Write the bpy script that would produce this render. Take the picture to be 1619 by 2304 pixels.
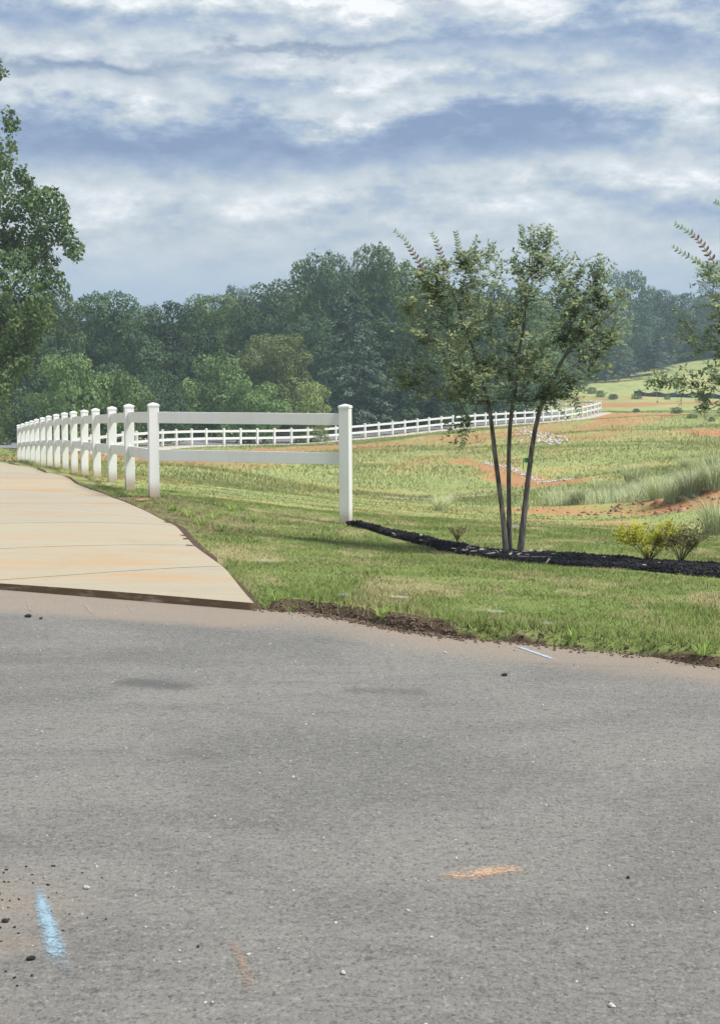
import bpy, math, random
import numpy as np
from mathutils import Vector, Matrix
random.seed(7); RNG = np.random.default_rng(7)
for o in list(bpy.data.objects): bpy.data.objects.remove(o)
S = bpy.context.scene; COL = S.collection
# ------------------------------------------------------------------ camera
F = 3500.0; CH = 1.6; PITCH = math.atan(302/3500)
cam = bpy.data.cameras.new('camera'); co = bpy.data.objects.new('camera', cam); COL.objects.link(co)
co.location = (0, 0, CH); co.rotation_euler = (math.pi/2-PITCH, 0, 0)
cam.sensor_fit = 'VERTICAL'; cam.sensor_height = 24; cam.lens = 24*F/2304
cam.clip_start = .1; cam.clip_end = 4000
S.camera = co
S.render.resolution_x = 719; S.render.resolution_y = 1024
S.view_settings.view_transform = 'Standard'; S.view_settings.look = 'None'
S.view_settings.gamma = 1; S.view_settings.exposure = 0.26
S.view_settings.use_curve_mapping = False
# ------------------------------------------------------------------ sun
SUN_EL = math.radians(57); SUN_DIR = Vector((.90, -.43, 0)).normalized()
sd = bpy.data.lights.new('sun', 'SUN'); sd.energy = 4.0; sd.angle = math.radians(16); sd.color = (1, .965, .90)
so = bpy.data.objects.new('sun', sd); COL.objects.link(so)
sv = Vector((SUN_DIR.x*math.cos(SUN_EL), SUN_DIR.y*math.cos(SUN_EL), math.sin(SUN_EL)))
so.rotation_euler = sv.to_track_quat('Z', 'Y').to_euler()
# ------------------------------------------------------------------ node helpers
class NT:
    def __init__(s, tree): s.t = tree; s.n = tree.nodes; s.l = tree.links
    def new(s, ty, **kw):
        n = s.n.new(ty)
        for k, v in kw.items(): setattr(n, k, v)
        return n
    def put(s, sock, v):
        if hasattr(v, 'is_linked') or hasattr(v, 'links'): s.l.new(v, sock)
        elif v is not None: sock.default_value = v
    def math(s, op, a, b=None, c=None, clamp=False):
        n = s.new('ShaderNodeMath', operation=op); n.use_clamp = clamp
        s.put(n.inputs[0], a)
        if b is not None: s.put(n.inputs[1], b)
        if c is not None: s.put(n.inputs[2], c)
        return n.outputs[0]
    def vmath(s, op, a, b=None):
        n = s.new('ShaderNodeVectorMath', operation=op); s.put(n.inputs[0], a)
        if b is not None: s.put(n.inputs[1], b)
        return n.outputs[0]
    def noise(s, vec, scale, detail=4, rough=.55, dist=0, out='Fac'):
        n = s.new('ShaderNodeTexNoise'); s.put(n.inputs['Vector'], vec)
        n.inputs['Scale'].default_value = scale; n.inputs['Detail'].default_value = detail
        n.inputs['Roughness'].default_value = rough; n.inputs['Distortion'].default_value = dist
        return n.outputs[out]
    def voro(s, vec, scale, out='Color', feature='F1', rnd=1):
        n = s.new('ShaderNodeTexVoronoi', feature=feature); s.put(n.inputs['Vector'], vec)
        n.inputs['Scale'].default_value = scale; n.inputs['Randomness'].default_value = rnd
        return n.outputs[out]
    def ramp(s, v, a, b, lo=0., hi=1., smooth=True):
        n = s.new('ShaderNodeMapRange', clamp=True); n.interpolation_type = 'SMOOTHSTEP' if smooth else 'LINEAR'
        s.put(n.inputs[0], v)
        for i, x in enumerate((a, b, lo, hi)): s.put(n.inputs[i+1], x)
        return n.outputs[0]
    def mix(s, f, a, b, ty='MIX'):
        n = s.new('ShaderNodeMix', data_type='RGBA', blend_type=ty); n.clamp_factor = True
        s.put(n.inputs[0], f)
        for i, x in ((6, a), (7, b)):
            if isinstance(x, tuple) and len(x) == 3: x = (*x, 1)
            s.put(n.inputs[i], x)
        return n.outputs[2]
    def attr(s, name, out='Fac'):
        n = s.new('ShaderNodeAttribute'); n.attribute_name = name; return n.outputs[out]
    def cramp(s, v, stops):
        n = s.new('ShaderNodeValToRGB'); s.put(n.inputs[0], v); e = n.color_ramp.elements
        while len(e) < len(stops): e.new(.5)
        for i, (p, c) in enumerate(stops): e[i].position = p; e[i].color = (*c, 1)
        return n.outputs[0]
    def pos(s): return s.new('ShaderNodeNewGeometry').outputs['Position']
    def scalev(s, v, xyz):
        return s.vmath('MULTIPLY', v, xyz)
def mat(name):
    m = bpy.data.materials.new(name); m.use_nodes = True; t = NT(m.node_tree); t.n.clear()
    out = t.new('ShaderNodeOutputMaterial'); return m, t, out
def principled(t, out, col, rough=.8, bump=None, bstr=.3, bdist=.01, spec=.3, normal=None):
    b = t.new('ShaderNodeBsdfPrincipled')
    if isinstance(col, tuple): col = (*col, 1)
    t.put(b.inputs['Base Color'], col); t.put(b.inputs['Roughness'], rough); b.inputs['Specular IOR Level'].default_value = spec
    if bump is not None:
        n = t.new('ShaderNodeBump'); n.inputs['Strength'].default_value = bstr; n.inputs['Distance'].default_value = bdist
        t.put(n.inputs['Height'], bump); t.l.new(n.outputs[0], b.inputs['Normal'])
    t.l.new(b.outputs[0], out.inputs[0]); return b
# ------------------------------------------------------------------ world: sky with a broken cloud deck
w = bpy.data.worlds.new('World'); S.world = w; w.use_nodes = True; T = NT(w.node_tree); T.n.clear()
wo = T.new('ShaderNodeOutputWorld'); bg = T.new('ShaderNodeBackground'); T.l.new(bg.outputs[0], wo.inputs[0])
SKYS = .1; bg.inputs[1].default_value = SKYS
sky = T.new('ShaderNodeTexSky', sky_type='NISHITA'); sky.sun_disc = False
sky.sun_elevation = SUN_EL; sky.sun_rotation = math.atan2(SUN_DIR.x, SUN_DIR.y)
tc = T.new('ShaderNodeTexCoord').outputs['Generated']
sp = T.new('ShaderNodeSeparateXYZ'); T.l.new(tc, sp.inputs[0]); dx, dy, dz = sp.outputs
az = T.math('MULTIPLY', T.math('ARCTAN2', dx, dy), F); el = T.math('MULTIPLY', T.math('ARCSINE', dz), F)
def wave(vec, sc): return T.noise(T.scalev(tc, vec), sc, 6, .55, .4)
n1 = T.noise(T.scalev(tc, (1, 1, 3.0)), 6.5, 8, .56, 0)
n2 = T.noise(T.vmath('ADD', T.scalev(tc, (1, 1, 2.4)), (3.1, 7.7, 1.3)), 15, 10, .6, 0)
n2u = T.noise(T.vmath('ADD', T.scalev(tc, (1, 1, 2.4)), (3.1, 7.7, 1.3+.016)), 15, 10, .6, 0)
n4 = T.noise(T.vmath('ADD', T.scalev(tc, (1, 1, 1.9)), (6.1, 1.7, 4.3)), 44, 8, .6, 0)
n3 = T.noise(T.vmath('ADD', T.scalev(tc, (1, 1, 2.0)), (9.1, 2.7, 5.3)), 5.0, 3, .5, 0)
warpx = T.math('MULTIPLY_ADD', T.math('SUBTRACT', n1, .5), 260, az)
warpy = T.math('MULTIPLY_ADD', T.math('SUBTRACT', n2, .5), 210, el)
def blob(px, py, rx, ry, amp):
    u = T.math('MULTIPLY', T.math('ADD', warpx, 810-px), 1/rx); v = T.math('MULTIPLY', T.math('ADD', warpy, py-850), 1/ry)
    q = T.math('ADD', T.math('MULTIPLY', u, u), T.math('MULTIPLY', v, v))
    return T.math('MULTIPLY', T.math('EXPONENT', T.math('MULTIPLY', q, -1)), amp)
BL = [(60, 90, 420, 42, -.34), (480, 90, 180, 25, -.15), (620, 5, 300, 14, -.2), (100, 335, 330, 66, -.5), (600, 345, 420, 58, -.62), (1120, 320, 380, 48, -.62),
      (1440, 115, 240, 48, -.5), (1600, 150, 160, 42, -.3), (1100, 125, 190, 30, -.32), (800, 95, 170, 24, -.2), (1100, 215, 260, 22, -.2),
      (640, 212, 210, 24, -.3), (850, 20, 420, 30, .34), (1250, 60, 200, 25, .2), (200, 30, 300, 22, .14), (180, 232, 260, 30, .3),
      (560, 175, 300, 26, .16), (1480, 235, 260, 48, .22), (1000, 255, 320, 22, .22), (700, 440, 760, 42, .3), (1350, 395, 400, 30, .26),
      (1500, 500, 300, 50, -.2), (250, 480, 300, 46, .12), (690, 472, 50, 16, .16), (800, 560, 1600, 70, .13), (700, 500, 900, 40, .08)]
acc = None
for b in BL:
    q = blob(*b); q = T.math('MULTIPLY', q, .74); acc = q if acc is None else T.math('ADD', acc, q)
v0 = T.math('ADD', .60, T.math('MULTIPLY', T.math('SUBTRACT', n2, .5), .95))
v0 = T.math('ADD', v0, T.math('MULTIPLY', T.math('SUBTRACT', n4, .5), .6))
v0 = T.math('ADD', v0, T.math('MULTIPLY', T.math('SUBTRACT', n1, .5), .45))
v0 = T.math('ADD', v0, T.math('MULTIPLY', T.math('SUBTRACT', n2, n2u), .95))
v0 = T.math('ADD', v0, T.math('MULTIPLY', T.ramp(el, 400, 1400), .06))
# near the horizon the deck thins into even haze
hz = T.ramp(el, 60, 460)
v1 = T.math('ADD', T.math('MULTIPLY', hz, v0), T.math('MULTIPLY', T.math('SUBTRACT', 1, hz), .5))
val = T.math('ADD', v1, acc)
cc = T.cramp(val, [(.0, (.225, .31, .475)), (.22, (.29, .38, .54)), (.42, (.39, .48, .61)), (.58, (.51, .58, .64)), (.78, (.65, .70, .745)), (1, (.90, .92, .94))])
gap = T.math('ADD', blob(230, 172, 330, 20, .9), blob(690, 138, 300, 12, .75))
gap = T.math('ADD', gap, blob(1000, 40, 70, 20, .4))
low = T.ramp(el, 330, 150, 0, .8)
gapn = T.math('MULTIPLY', T.ramp(n3, .44, .60), T.ramp(el, 900, 1700))
cover = T.math('SUBTRACT', 1, T.math('MAXIMUM', T.math('MULTIPLY', T.math('MINIMUM', gap, 1), .7), T.math('MULTIPLY', gapn, .95)), clamp=True)
hcol = T.mix(T.ramp(el, 60, 330), (.38, .54, .73), (.56, .635, .71))
cc = T.mix(low, cc, hcol)
sc_ = T.scalev(cc, (1/SKYS*.95,)*3)
blue = T.scalev(sky.outputs[0], (.28, .42, .62))
T.l.new(T.mix(cover, blue, sc_), bg.inputs[0])
# ------------------------------------------------------------------ generic helpers
def tag(o, label=None, cat=None, group=None, kind=None):
    if label: o['label'] = label
    if cat: o['category'] = cat
    if group: o['group'] = group
    if kind: o['kind'] = kind
    return o
def link(name, me, parent=None, m=None):
    o = bpy.data.objects.new(name, me); COL.objects.link(o)
    if m: me.materials.clear(); me.materials.append(m)
    if parent: o.parent = parent
    return o
def empty(name, loc=(0, 0, 0), rz=0):
    o = bpy.data.objects.new(name, None); COL.objects.link(o); o.location = loc; o.rotation_euler = (0, 0, rz); o.empty_display_size = .2
    return o
def npmesh(name, V, Fc, smooth=False, attrs=None):
    V = np.asarray(V, np.float32); Fc = np.asarray(Fc, np.int32); k = Fc.shape[1]
    me = bpy.data.meshes.new(name); me.vertices.add(len(V)); me.vertices.foreach_set('co', V.ravel())
    me.loops.add(Fc.size); me.loops.foreach_set('vertex_index', Fc.ravel())
    me.polygons.add(len(Fc)); me.polygons.foreach_set('loop_start', np.arange(0, Fc.size, k, dtype=np.int32))
    if smooth: me.polygons.foreach_set('use_smooth', np.ones(len(Fc), bool))
    for n, a in (attrs or {}).items():
        at = me.attributes.new(n, 'FLOAT', 'POINT'); at.data.foreach_set('value', np.asarray(a, np.float32))
    me.update(calc_edges=True); me.validate(); return me
def vnoise(x, y, seed=0):
    x = np.asarray(x, float); y = np.asarray(y, float); xi = np.floor(x); yi = np.floor(y); fx = x-xi; fy = y-yi
    fx = fx*fx*(3-2*fx); fy = fy*fy*(3-2*fy)
    def h(a, b): q = np.sin(a*127.1+b*311.7+seed*74.7)*43758.5453; return q-np.floor(q)
    return (h(xi, yi)*(1-fx)+h(xi+1, yi)*fx)*(1-fy)+(h(xi, yi+1)*(1-fx)+h(xi+1, yi+1)*fx)*fy
def fbm(x, y, seed=0, o=4):
    s = 0; a = .5; t = 0
    for i in range(o): s = s+a*vnoise(x*2**i, y*2**i, seed+i*13); t += a; a *= .5
    return s/t
CT, ST = math.cos(PITCH), math.sin(PITCH)
def ray(px, py):
    u = (px-809.5)/F; v = (1152-py)/F
    return np.array((u, CT+v*ST, -ST+v*CT))
def W(px, py, D):
    r = ray(px, py); t = D/r[1]; return (r[0]*t, D, CH+r[2]*t)
def R0(px, py, z=0):           # point of the level plane z along a line of sight
    r = ray(px, py); t = (z-CH)/r[2]; return (r[0]*t, r[1]*t)
# ------------------------------------------------------------------ terrain surface (thin plate spline through survey points)
NP_X = [346.6, 292.8, 253, 219, 190.8, 167.7, 147.6, 129.3, 112.6, 97.7, 85.4, 73.7, 62.5, 52.8, 44]
NP_B = [1117, 1096, 1084, 1076, 1069.5, 1063.6, 1058.9, 1055.6, 1053, 1050.5, 1048, 1045.8, 1043, 1041, 1039]
NPTS = [W(x, b, 19.2*(1+.114*i)) for i, (x, b) in enumerate(zip(NP_X, NP_B))]
PR = W(778, 1180, 18.45)
FH = 1.12
FF = [(168, 1034, 54), (206, 1028, 50.5), (243, 1022, 48), (277, 1016, 45.5), (308, 1013, 44), (338, 1010, 43), (366, 1008, 42), (397, 1006, 41), (431, 1004.5, 40.3), (464, 1003.5, 39.8), (504, 1003, 39.4), (541, 1002.3, 39), (579, 1001.8, 38.6),
      (617, 1001, 38.2), (655, 1000, 37.7), (692, 998.6, 37), (722.5, 996.5, 36.4), (755, 993.5, 35.8), (787, 990, 35.4), (820.5, 987, 34.9), (851, 984, 34.5), (882, 981, 34.1),
      (910, 978, 33.7), (938, 974.5, 33.3), (964, 971.5, 33), (992, 968.5, 32.7), (1017.5, 966, 32.4), (1043, 963.7, 32.1), (1067, 961.5, 31.8), (1091, 959.7, 31.5), (1114, 958, 31.2), (1136, 956.4, 30.9),
      (1158, 955, 30.6), (1179, 953.5, 30.3), (1200, 952.3, 30), (1220, 951, 29.8), (1239, 949.7, 29.6), (1255, 948, 29.4), (1270, 946.3, 29.2), (1284, 944.4, 29), (1297, 942.4, 28.8), (1308, 940.4, 28.7), (1318, 938.3, 28.5), (1327, 936, 28.3),
      (1335, 933.7, 28.1), (1343, 931.5, 27.9), (1350, 929.5, 27.6)]
FPTS = [W(x, b, FH*F/h) for x, b, h in FF]
FB = [(1148, 921, 22.5), (1166, 921, 22.4), (1184, 921, 22.3), (1202, 921.3, 22.3), (1220, 921.6, 22.4), (1237, 922, 22.5), (1254, 922.5, 22.7), (1271, 923.1, 22.9), (1287, 923.8, 23.2), (1302, 924.5, 23.6), (1316, 925.3, 24.2), (1328, 926.2, 25), (1339, 927.4, 26)]
BPTS = [W(x, b, FH*F/h) for x, b, h in FB]
EX = np.array([-60, -30, -10, -4, -2.67, -.74, -.33, -.03, .25, .52, .9, 1.26, 1.62, 1.96, 4, 12, 60])
EY = np.array([24, 18.5, 14.2, 12.3, 11.65, 10.62, 10.42, 10.09, 9.74, 9.49, 9.26, 9.02, 8.83, 8.48, 7.7, 5.5, -3])
def edge(x): return np.interp(x, EX, EY)
PE_px = [(572, 1353, 10.62), (508, 1282, 12.2), (437, 1231, 13.85), (397, 1185.5, 15.7), (335, 1155, 17.2), (254, 1124.5, 19.1), (168, 1089, 23), (102, 1065, 30), (15, 1042, 46)]
PEW = [W(*p) for p in PE_px]
CP = [(x, y, .075) for x, y in zip(EX[2:-1], EY[2:-1]+.2)] + [(-60, 22, .0), (60, 4, 0), (-40, -40, 0), (40, -40, 0), (0, -30, 0), (0, -8, 0.0), (-14, 3, 0), (14, -4, 0)]
CP += list(NPTS[::2]) + [PR] + PEW[1:] + list(FPTS[::3]) + [FPTS[-1]] + list(BPTS[::4])
CP += [W(*p) for p in [(560, 1200, 16.2), (560, 1150, 19), (560, 1118, 23), (1000, 1244, 15.4), (1150, 1252, 15), (1400, 1278, 14.1), (1619, 1290, 13.7), (1850, 1300, 13.4), (1000, 1215, 16.6), (1150, 1228, 16.0),
       (1400, 1243, 15.3), (1619, 1256, 15.0), (1850, 1265, 14.8), (1000, 1168, 24), (1300, 1186, 21.5), (1600, 1210, 19.5), (1850, 1220, 19), (800, 1130, 28), (900, 1122, 44), (1080, 1114, 44), (700, 1096, 46), (700, 1060, 51), (700, 1035, 57), (500, 1062, 44), (480, 1038, 52), (480, 1022, 64), (700, 1018, 70), (900, 1090, 49), (900, 1050, 55),
       (950, 1025, 62), (950, 1005, 74), (1100, 1075, 50), (1100, 1040, 58), (1100, 1005, 72), (1270, 1084, 49), (1250, 1130, 34), (1430, 1165, 27), (1619, 1178, 24.5), (1500, 1152, 28.6), (1500, 1116, 30.5), (1619, 1145, 26.6), (1619, 1092, 29), (1420, 1112, 35), (1420, 1060, 46), (1619, 1060, 45), (1300, 1040, 55),
       (1250, 1000, 66), (1250, 975, 84), (1400, 1005, 60), (1400, 970, 72), (1400, 940, 98), (1619, 1012, 58), (1619, 990, 68), (1500, 965, 84), (1850, 1010, 64), (1550, 945, 130), (1450, 922, 160), (1619, 910, 180), (1850, 910, 190),
       (1550, 893, 215), (1400, 890, 215), (1350, 868, 235), (1450, 856, 240), (1420, 850, 262), (1570, 822, 268), (1500, 838, 262), (1619, 812, 272), (1700, 800, 285), (1850, 780, 300), (20, 1033, 56), (20, 1021, 64), (20, 1005, 72), (-200, 1020, 62), (-200, 1000, 80), (150, 990, 95), (350, 975, 118), (600, 960, 128), (800, 950, 136), (1000, 935, 150), (1180, 912, 185)]]
CP += [(-300, 150, -1), (-300, 500, 5), (0, 500, 6), (300, 500, 12), (300, 150, 2), (500, 300, 8), (-600, 800, 6), (600, 800, 12), (0, 850, 8), (-60, 130, -1.5), (-40, 40, -.6), (60, 40, -1), (70, 90, -1.5)]
CP = np.array(CP, float)
def _U(r2): return r2*np.log(r2+1e-9)
def tps_fit(P):
    n = len(P); A = np.zeros((n+3, n+3)); X = P[:, :2]/50
    A[:n, :n] = _U(((X[:, None]-X[None])**2).sum(-1)) + np.eye(n)*2e-4
    A[:n, n] = 1; A[:n, n+1:] = X; A[n, :n] = 1; A[n+1:, :n] = X.T
    return np.linalg.solve(A, np.r_[P[:, 2], 0, 0, 0]), X
TC, TX = tps_fit(CP)
def tps(x, y):
    x = np.asarray(x, float).ravel()/50; y = np.asarray(y, float).ravel()/50; o = np.empty(len(x)); n = len(TX)
    for i in range(0, len(x), 20000):
        s = slice(i, i+20000); r = (x[s, None]-TX[:, 0])**2+(y[s, None]-TX[:, 1])**2
        o[s] = _U(r)@TC[:n]+TC[n]+TC[n+1]*x[s]+TC[n+2]*y[s]
    return o
def segdist(x, y, P):
    P = np.array([p[:2] for p in P]); d = np.full(len(x), 1e9)
    for a, b in zip(P[:-1], P[1:]):
        ab = b-a; t = np.clip(((x-a[0])*ab[0]+(y-a[1])*ab[1])/(ab@ab), 0, 1)
        d = np.minimum(d, np.hypot(x-a[0]-t*ab[0], y-a[1]-t*ab[1]))
    return d
def sstep(v, a, b): t = np.clip((v-a)/(b-a), 0, 1); return t*t*(3-2*t)
# path outline (world): right edge is PEW, left edge 6.5 m to the left
PRX = np.array([p[0] for p in PEW]+[-14.5]); PRY = np.array([p[1] for p in PEW]+[56.5])
def path_right(y): return np.interp(y, PRY, PRX)
def in_path(x, y, m=0): return (y > edge(x)-.05) & (y < 56) & (x < path_right(y)-m) & (x > path_right(y)-8)
# far road centre line
def offset_line(P, d):
    P = np.array([p[:2] for p in P]); t = np.gradient(P, axis=0); t /= np.linalg.norm(t, axis=1)[:, None]
    return P+np.c_[-t[:, 1], t[:, 0]]*d
RC = offset_line(FPTS[::2], 5.3)
FRC = np.vstack([[(-60, 63), (-34, 62), (-24, 62.5), (-19.5, 68)], RC[2:-3], [(16.5, 141), (15.5, 152), (9, 158), (-4, 160), (-25, 168), (-60, 185)]])
FRD = [tuple(p) for p in FRC]
def smooth_line(P, n):
    P = np.array(P, float); s = np.r_[0, np.cumsum(np.linalg.norm(np.diff(P[:, :2], axis=0), axis=1))]; q = np.linspace(0, s[-1], n)
    o = np.c_[[np.interp(q, s, P[:, i]) for i in range(P.shape[1])]].T
    for _ in range(6): o[1:-1] = (o[:-2]+2*o[1:-1]+o[2:])/4
    return o
FRD = smooth_line(FRC, 160)
def micro(x, y, d):
    return (fbm(x*1.3, y*1.3, 3, 3)-.5)*.05 + (fbm(x*.25, y*.25, 5, 3)-.5)*.22*sstep(y, 24, 60)
def ground_z(x, y, carve=True):
    x = np.atleast_1d(np.asarray(x, float)); y = np.atleast_1d(np.asarray(y, float)); z = tps(x, y)
    e = edge(x)+(fbm(x*3.1, x*.7, 9, 4)-.5)*.16*(np.abs(x) < 8); d = y-e
    far = sstep(segdist(x, y, FPTS), 1.5, 4)
    z = z+micro(x, y, d)*sstep(d, .1, .8)*far
    lip = sstep(d, -.02, .13+.1*fbm(x*6, y*6, 2, 2))
    if carve:
        z = np.where(d > 5, z, lip*z+(1-lip)*(-.09))
        near = (y < e-15); z = np.where(near, .05, z)
        z = np.where(in_path(x, y, .08), z-.16, z); z = np.where((d < 2.2) & (d > .0) & (x < path_right(y)+.12), z-.06, z)
        dr = segdist(x, y, FRD); z = z-.22*(1-sstep(dr, 3.0, 3.7))
    return z
def G(px, py, lift=0):       # where a line of sight meets the ground
    r = ray(px, py); D = np.concatenate([np.linspace(3, 30, 300), np.linspace(30, 400, 900)])
    t = D/r[1]; x = r[0]*t; zr = CH+r[2]*t; z = ground_z(x, D); k = np.argmax(zr <= z)
    if zr[k] > z[k]: k = len(D)-1
    k0 = max(k-1, 0); a = (zr[k0]-z[k0]); b = (z[k]-zr[k]); f = a/(a+b) if a+b > 0 else 0
    y = D[k0]+(D[k]-D[k0])*f; xx = r[0]*y/r[1]
    return (xx, y, float(ground_z(xx, y)[0])+lift)
# ------------------------------------------------------------------ ground cover zones (world-space strips)
def strip(x, y, pa, pb, hw, soft=.5):
    d = segdist(x, y, [pa, pb]); return 1-sstep(d, hw*(1-soft), hw*(1+soft))
DIRT = [((300, 1030), (620, 1014), 6, .85), ((620, 1016), (980, 990), 9, .8), ((980, 1000), (1180, 985), 8, .55), ((1180, 975), (1340, 945), 6, .75), ((1200, 990), (1320, 985), 5, .68), ((380, 1065), (700, 1010), 3.5, .35),
        ((820, 1010), (1080, 1060), 3.6, .45), ((1035, 1035), (1150, 1066), .7, .95), ((1150, 1072), (1265, 1086), 1.1, .95), ((900, 1112), (1150, 1098), .9, .6),
        ((1170, 1148), (1300, 1142), .8, .7), ((1230, 1150), (1480, 1148), .7, .8), ((1400, 1142), (1619, 1124), 1.0, .88), ((1180, 1168), (1420, 1180), .35, .9), ((1560, 1125), (1760, 1112), 1.1, 1),
        ((1370, 912), (1700, 905), 7, 1), ((1400, 936), (1510, 935), 4, .95), ((1540, 968), (1700, 975), 4, 1), ((1330, 900), (1420, 895), 5, .6), ((1480, 955), (1619, 950), 2, .5)]
DW = [(G(*a), G(*b), h, s) for a, b, h, s in DIRT]
PALE = [((935, 1123), (1030, 1117), .9, .9)]
PW = [(G(*a), G(*b), h, s) for a, b, h, s in PALE]
BOUND = [G(-100, 1090), G(330, 1101), G(560, 1128), G(760, 1152), G(1000, 1168), G(1300, 1186), G(1619, 1211), G(1850, 1222)]
BX = [p[0] for p in BOUND]; BY = [p[1] for p in BOUND]
MU_B = [R0(792, 1184, -.13), R0(880, 1207, -.12), R0(1000, 1240, -.12), R0(1100, 1256, -.1), R0(1200, 1265, -.1), R0(1400, 1280, -.1), R0(1619, 1294, -.1), R0(1900, 1312, -.1)]
def mulch_front(x): return np.interp(x, [p[0] for p in MU_B], [p[1] for p in MU_B])
MU_W = [.15, .5, .8, .95, 1.0, 1.05, 1.1, 1.1]
def mulch_back(x): return mulch_front(x)+np.interp(x, [p[0] for p in MU_B], MU_W)
def in_mulch(x, y): return (x > MU_B[0][0]-.02) & (y > mulch_front(x)+.03*np.sin(x*9)) & (y < mulch_back(x)) & (x < MU_B[-1][0])
def zones(x, y):
    dirt = np.zeros(len(x)); pale = np.zeros(len(x))
    for a, b, h, s in DW: dirt = np.maximum(dirt, s*strip(x, y, a, b, h))
    for a, b, h, s in PW: pale = np.maximum(pale, s*strip(x, y, a, b, h))
    mown = 1-sstep(y-np.interp(x, BX, BY)+(fbm(x*.8, y*.8, 4, 3)-.5)*1.0, -.3, .3)
    de = y-edge(x)
    soil = (1-sstep(de, .02, .10+.14*fbm(x*2, y*2, 6, 3)))*sstep(de, -2, -.1)
    soil = np.maximum(soil, .85*strip(x, y, R0(640, 1376), R0(980, 1424), .13))
    # bare thin turf by the path and round the corner post
    bare = strip(x, y, NPTS[0], PEW[3], .75, .6)*.9
    bare = np.maximum(bare, strip(x, y, W(480, 1190, 16.5), W(380, 1150, 18), .6, .7)*.7)
    edgep = np.abs(x-path_right(y)) ; soil = np.maximum(soil, .9*(1-sstep(edgep, .04, .12))*(y > 10.6)*(y < 50))
    return dirt, pale, mown, np.clip(soil, 0, 1), bare
# ------------------------------------------------------------------ materials: turf colours shared by ground and blades
def turf_nodes(t, blade=False):
    p = t.pos()
    mown, dirt, pale, soil, bare = (t.attr(k) for k in ('mown', 'dirt', 'pale', 'soil', 'bare'))
    a = t.noise(t.scalev(p, (1, .62, 1)), 1.15, 5, .62, .8)
    b = t.noise(p, 7, 4, .6); c = t.noise(p, 38, 3, .6)
    green = t.mix(b, (.16, .235, .06), (.33, .42, .125))
    dry = t.mix(c, (.40, .34, .17), (.60, .52, .29))
    lawn = t.mix(t.math('MULTIPLY', t.ramp(t.math('ADD', a, t.math('MULTIPLY', b, .22)), .58, .76), .8), green, dry)
    lawn = t.mix(t.math('MULTIPLY', bare, t.ramp(b, .3, .6)), lawn, (.19, .155, .085))
    m1 = t.noise(t.scalev(p, (.7, .45, 1)), .24, 6, .62, 1.4); m2 = t.noise(t.scalev(p, (.8, .4, 1)), .8, 3, .5)
    m3 = t.noise(t.scalev(p, (.8, .35, 1)), .5, 4, .55, .6)
    mead = t.mix(m2, (.30, .36, .125), (.44, .48, .20))
    mead = t.mix(t.ramp(m1, .48, .62, 0, .6), mead, (.55, .46, .18))
    mead = t.mix(t.ramp(m3, .52, .70, 0, .55), mead, (.22, .29, .12))
    base = t.mix(mown, mead, lawn)
    dn = t.math('ADD', dirt, t.math('MULTIPLY', t.math('SUBTRACT', t.math('ADD', m3, m2), 1.0), .95))
    dm = t.ramp(t.math('ADD', dn, t.math('MULTIPLY', t.math('SUBTRACT', b, .5), .12)), .36, 1.0)
    dcol = t.mix(m2, (.40, .19, .085), (.55, .32, .16))
    dcol = t.mix(t.ramp(c, .5, .7, 0, .4), dcol, (.30, .15, .085))
    if not blade:
        base = t.mix(t.math('MULTIPLY_ADD', mown, .22, .08), base, t.mix(c, (.14, .12, .07), (.32, .28, .14)))
        base = t.mix(dm, base, dcol)
    else:
        base = t.mix(t.math('MULTIPLY', dm, .8), base, (.50, .33, .12))
    pn = t.ramp(t.math('ADD', pale, t.math('MULTIPLY', t.math('SUBTRACT', m2, .5), .8)), .4, .6)
    base = t.mix(t.math('MULTIPLY', pn, .3 if blade else .85), base, (.50, .45, .33))
    if not blade:
        so = t.mix(c, (.055, .040, .028), (.18, .125, .085))
        base = t.mix(t.ramp(t.math('ADD', soil, t.math('MULTIPLY', t.math('SUBTRACT', b, .5), .5)), .3, .55), base, so)
    return base, b, c
M = {}
m, t, out = mat('ground'); base, b, c = turf_nodes(t); principled(t, out, base, .95, t.noise(t.pos(), 30, 5, .7), .7, .03, .1); M['ground'] = m
def leaf_mat(name, base_fn, transl=.3, up=.5, rough=.6):
    m, t, out = mat(name); col = base_fn(t)
    g = t.new('ShaderNodeNewGeometry')
    mixn = t.vmath('NORMALIZE', t.vmath('ADD', t.scalev(g.outputs['Normal'], (1-up,)*3), (0, 0, up)))
    d = t.new('ShaderNodeBsdfPrincipled'); t.put(d.inputs['Base Color'], col); d.inputs['Roughness'].default_value = rough
    d.inputs['Specular IOR Level'].default_value = .25
    if up > 0: t.l.new(mixn, d.inputs['Normal'])
    tr = t.new('ShaderNodeBsdfTranslucent'); t.put(tr.inputs[0], t.mix(1, col, (1.0, 1.0, .6), 'MULTIPLY'))
    x = t.new('ShaderNodeMixShader'); x.inputs[0].default_value = transl
    t.l.new(d.outputs[0], x.inputs[1]); t.l.new(tr.outputs[0], x.inputs[2]); t.l.new(x.outputs[0], out.inputs[0]); return m
M['turf'] = leaf_mat('turf_blades', lambda t: turf_nodes(t, True)[0], .18, .9, .85)
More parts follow.
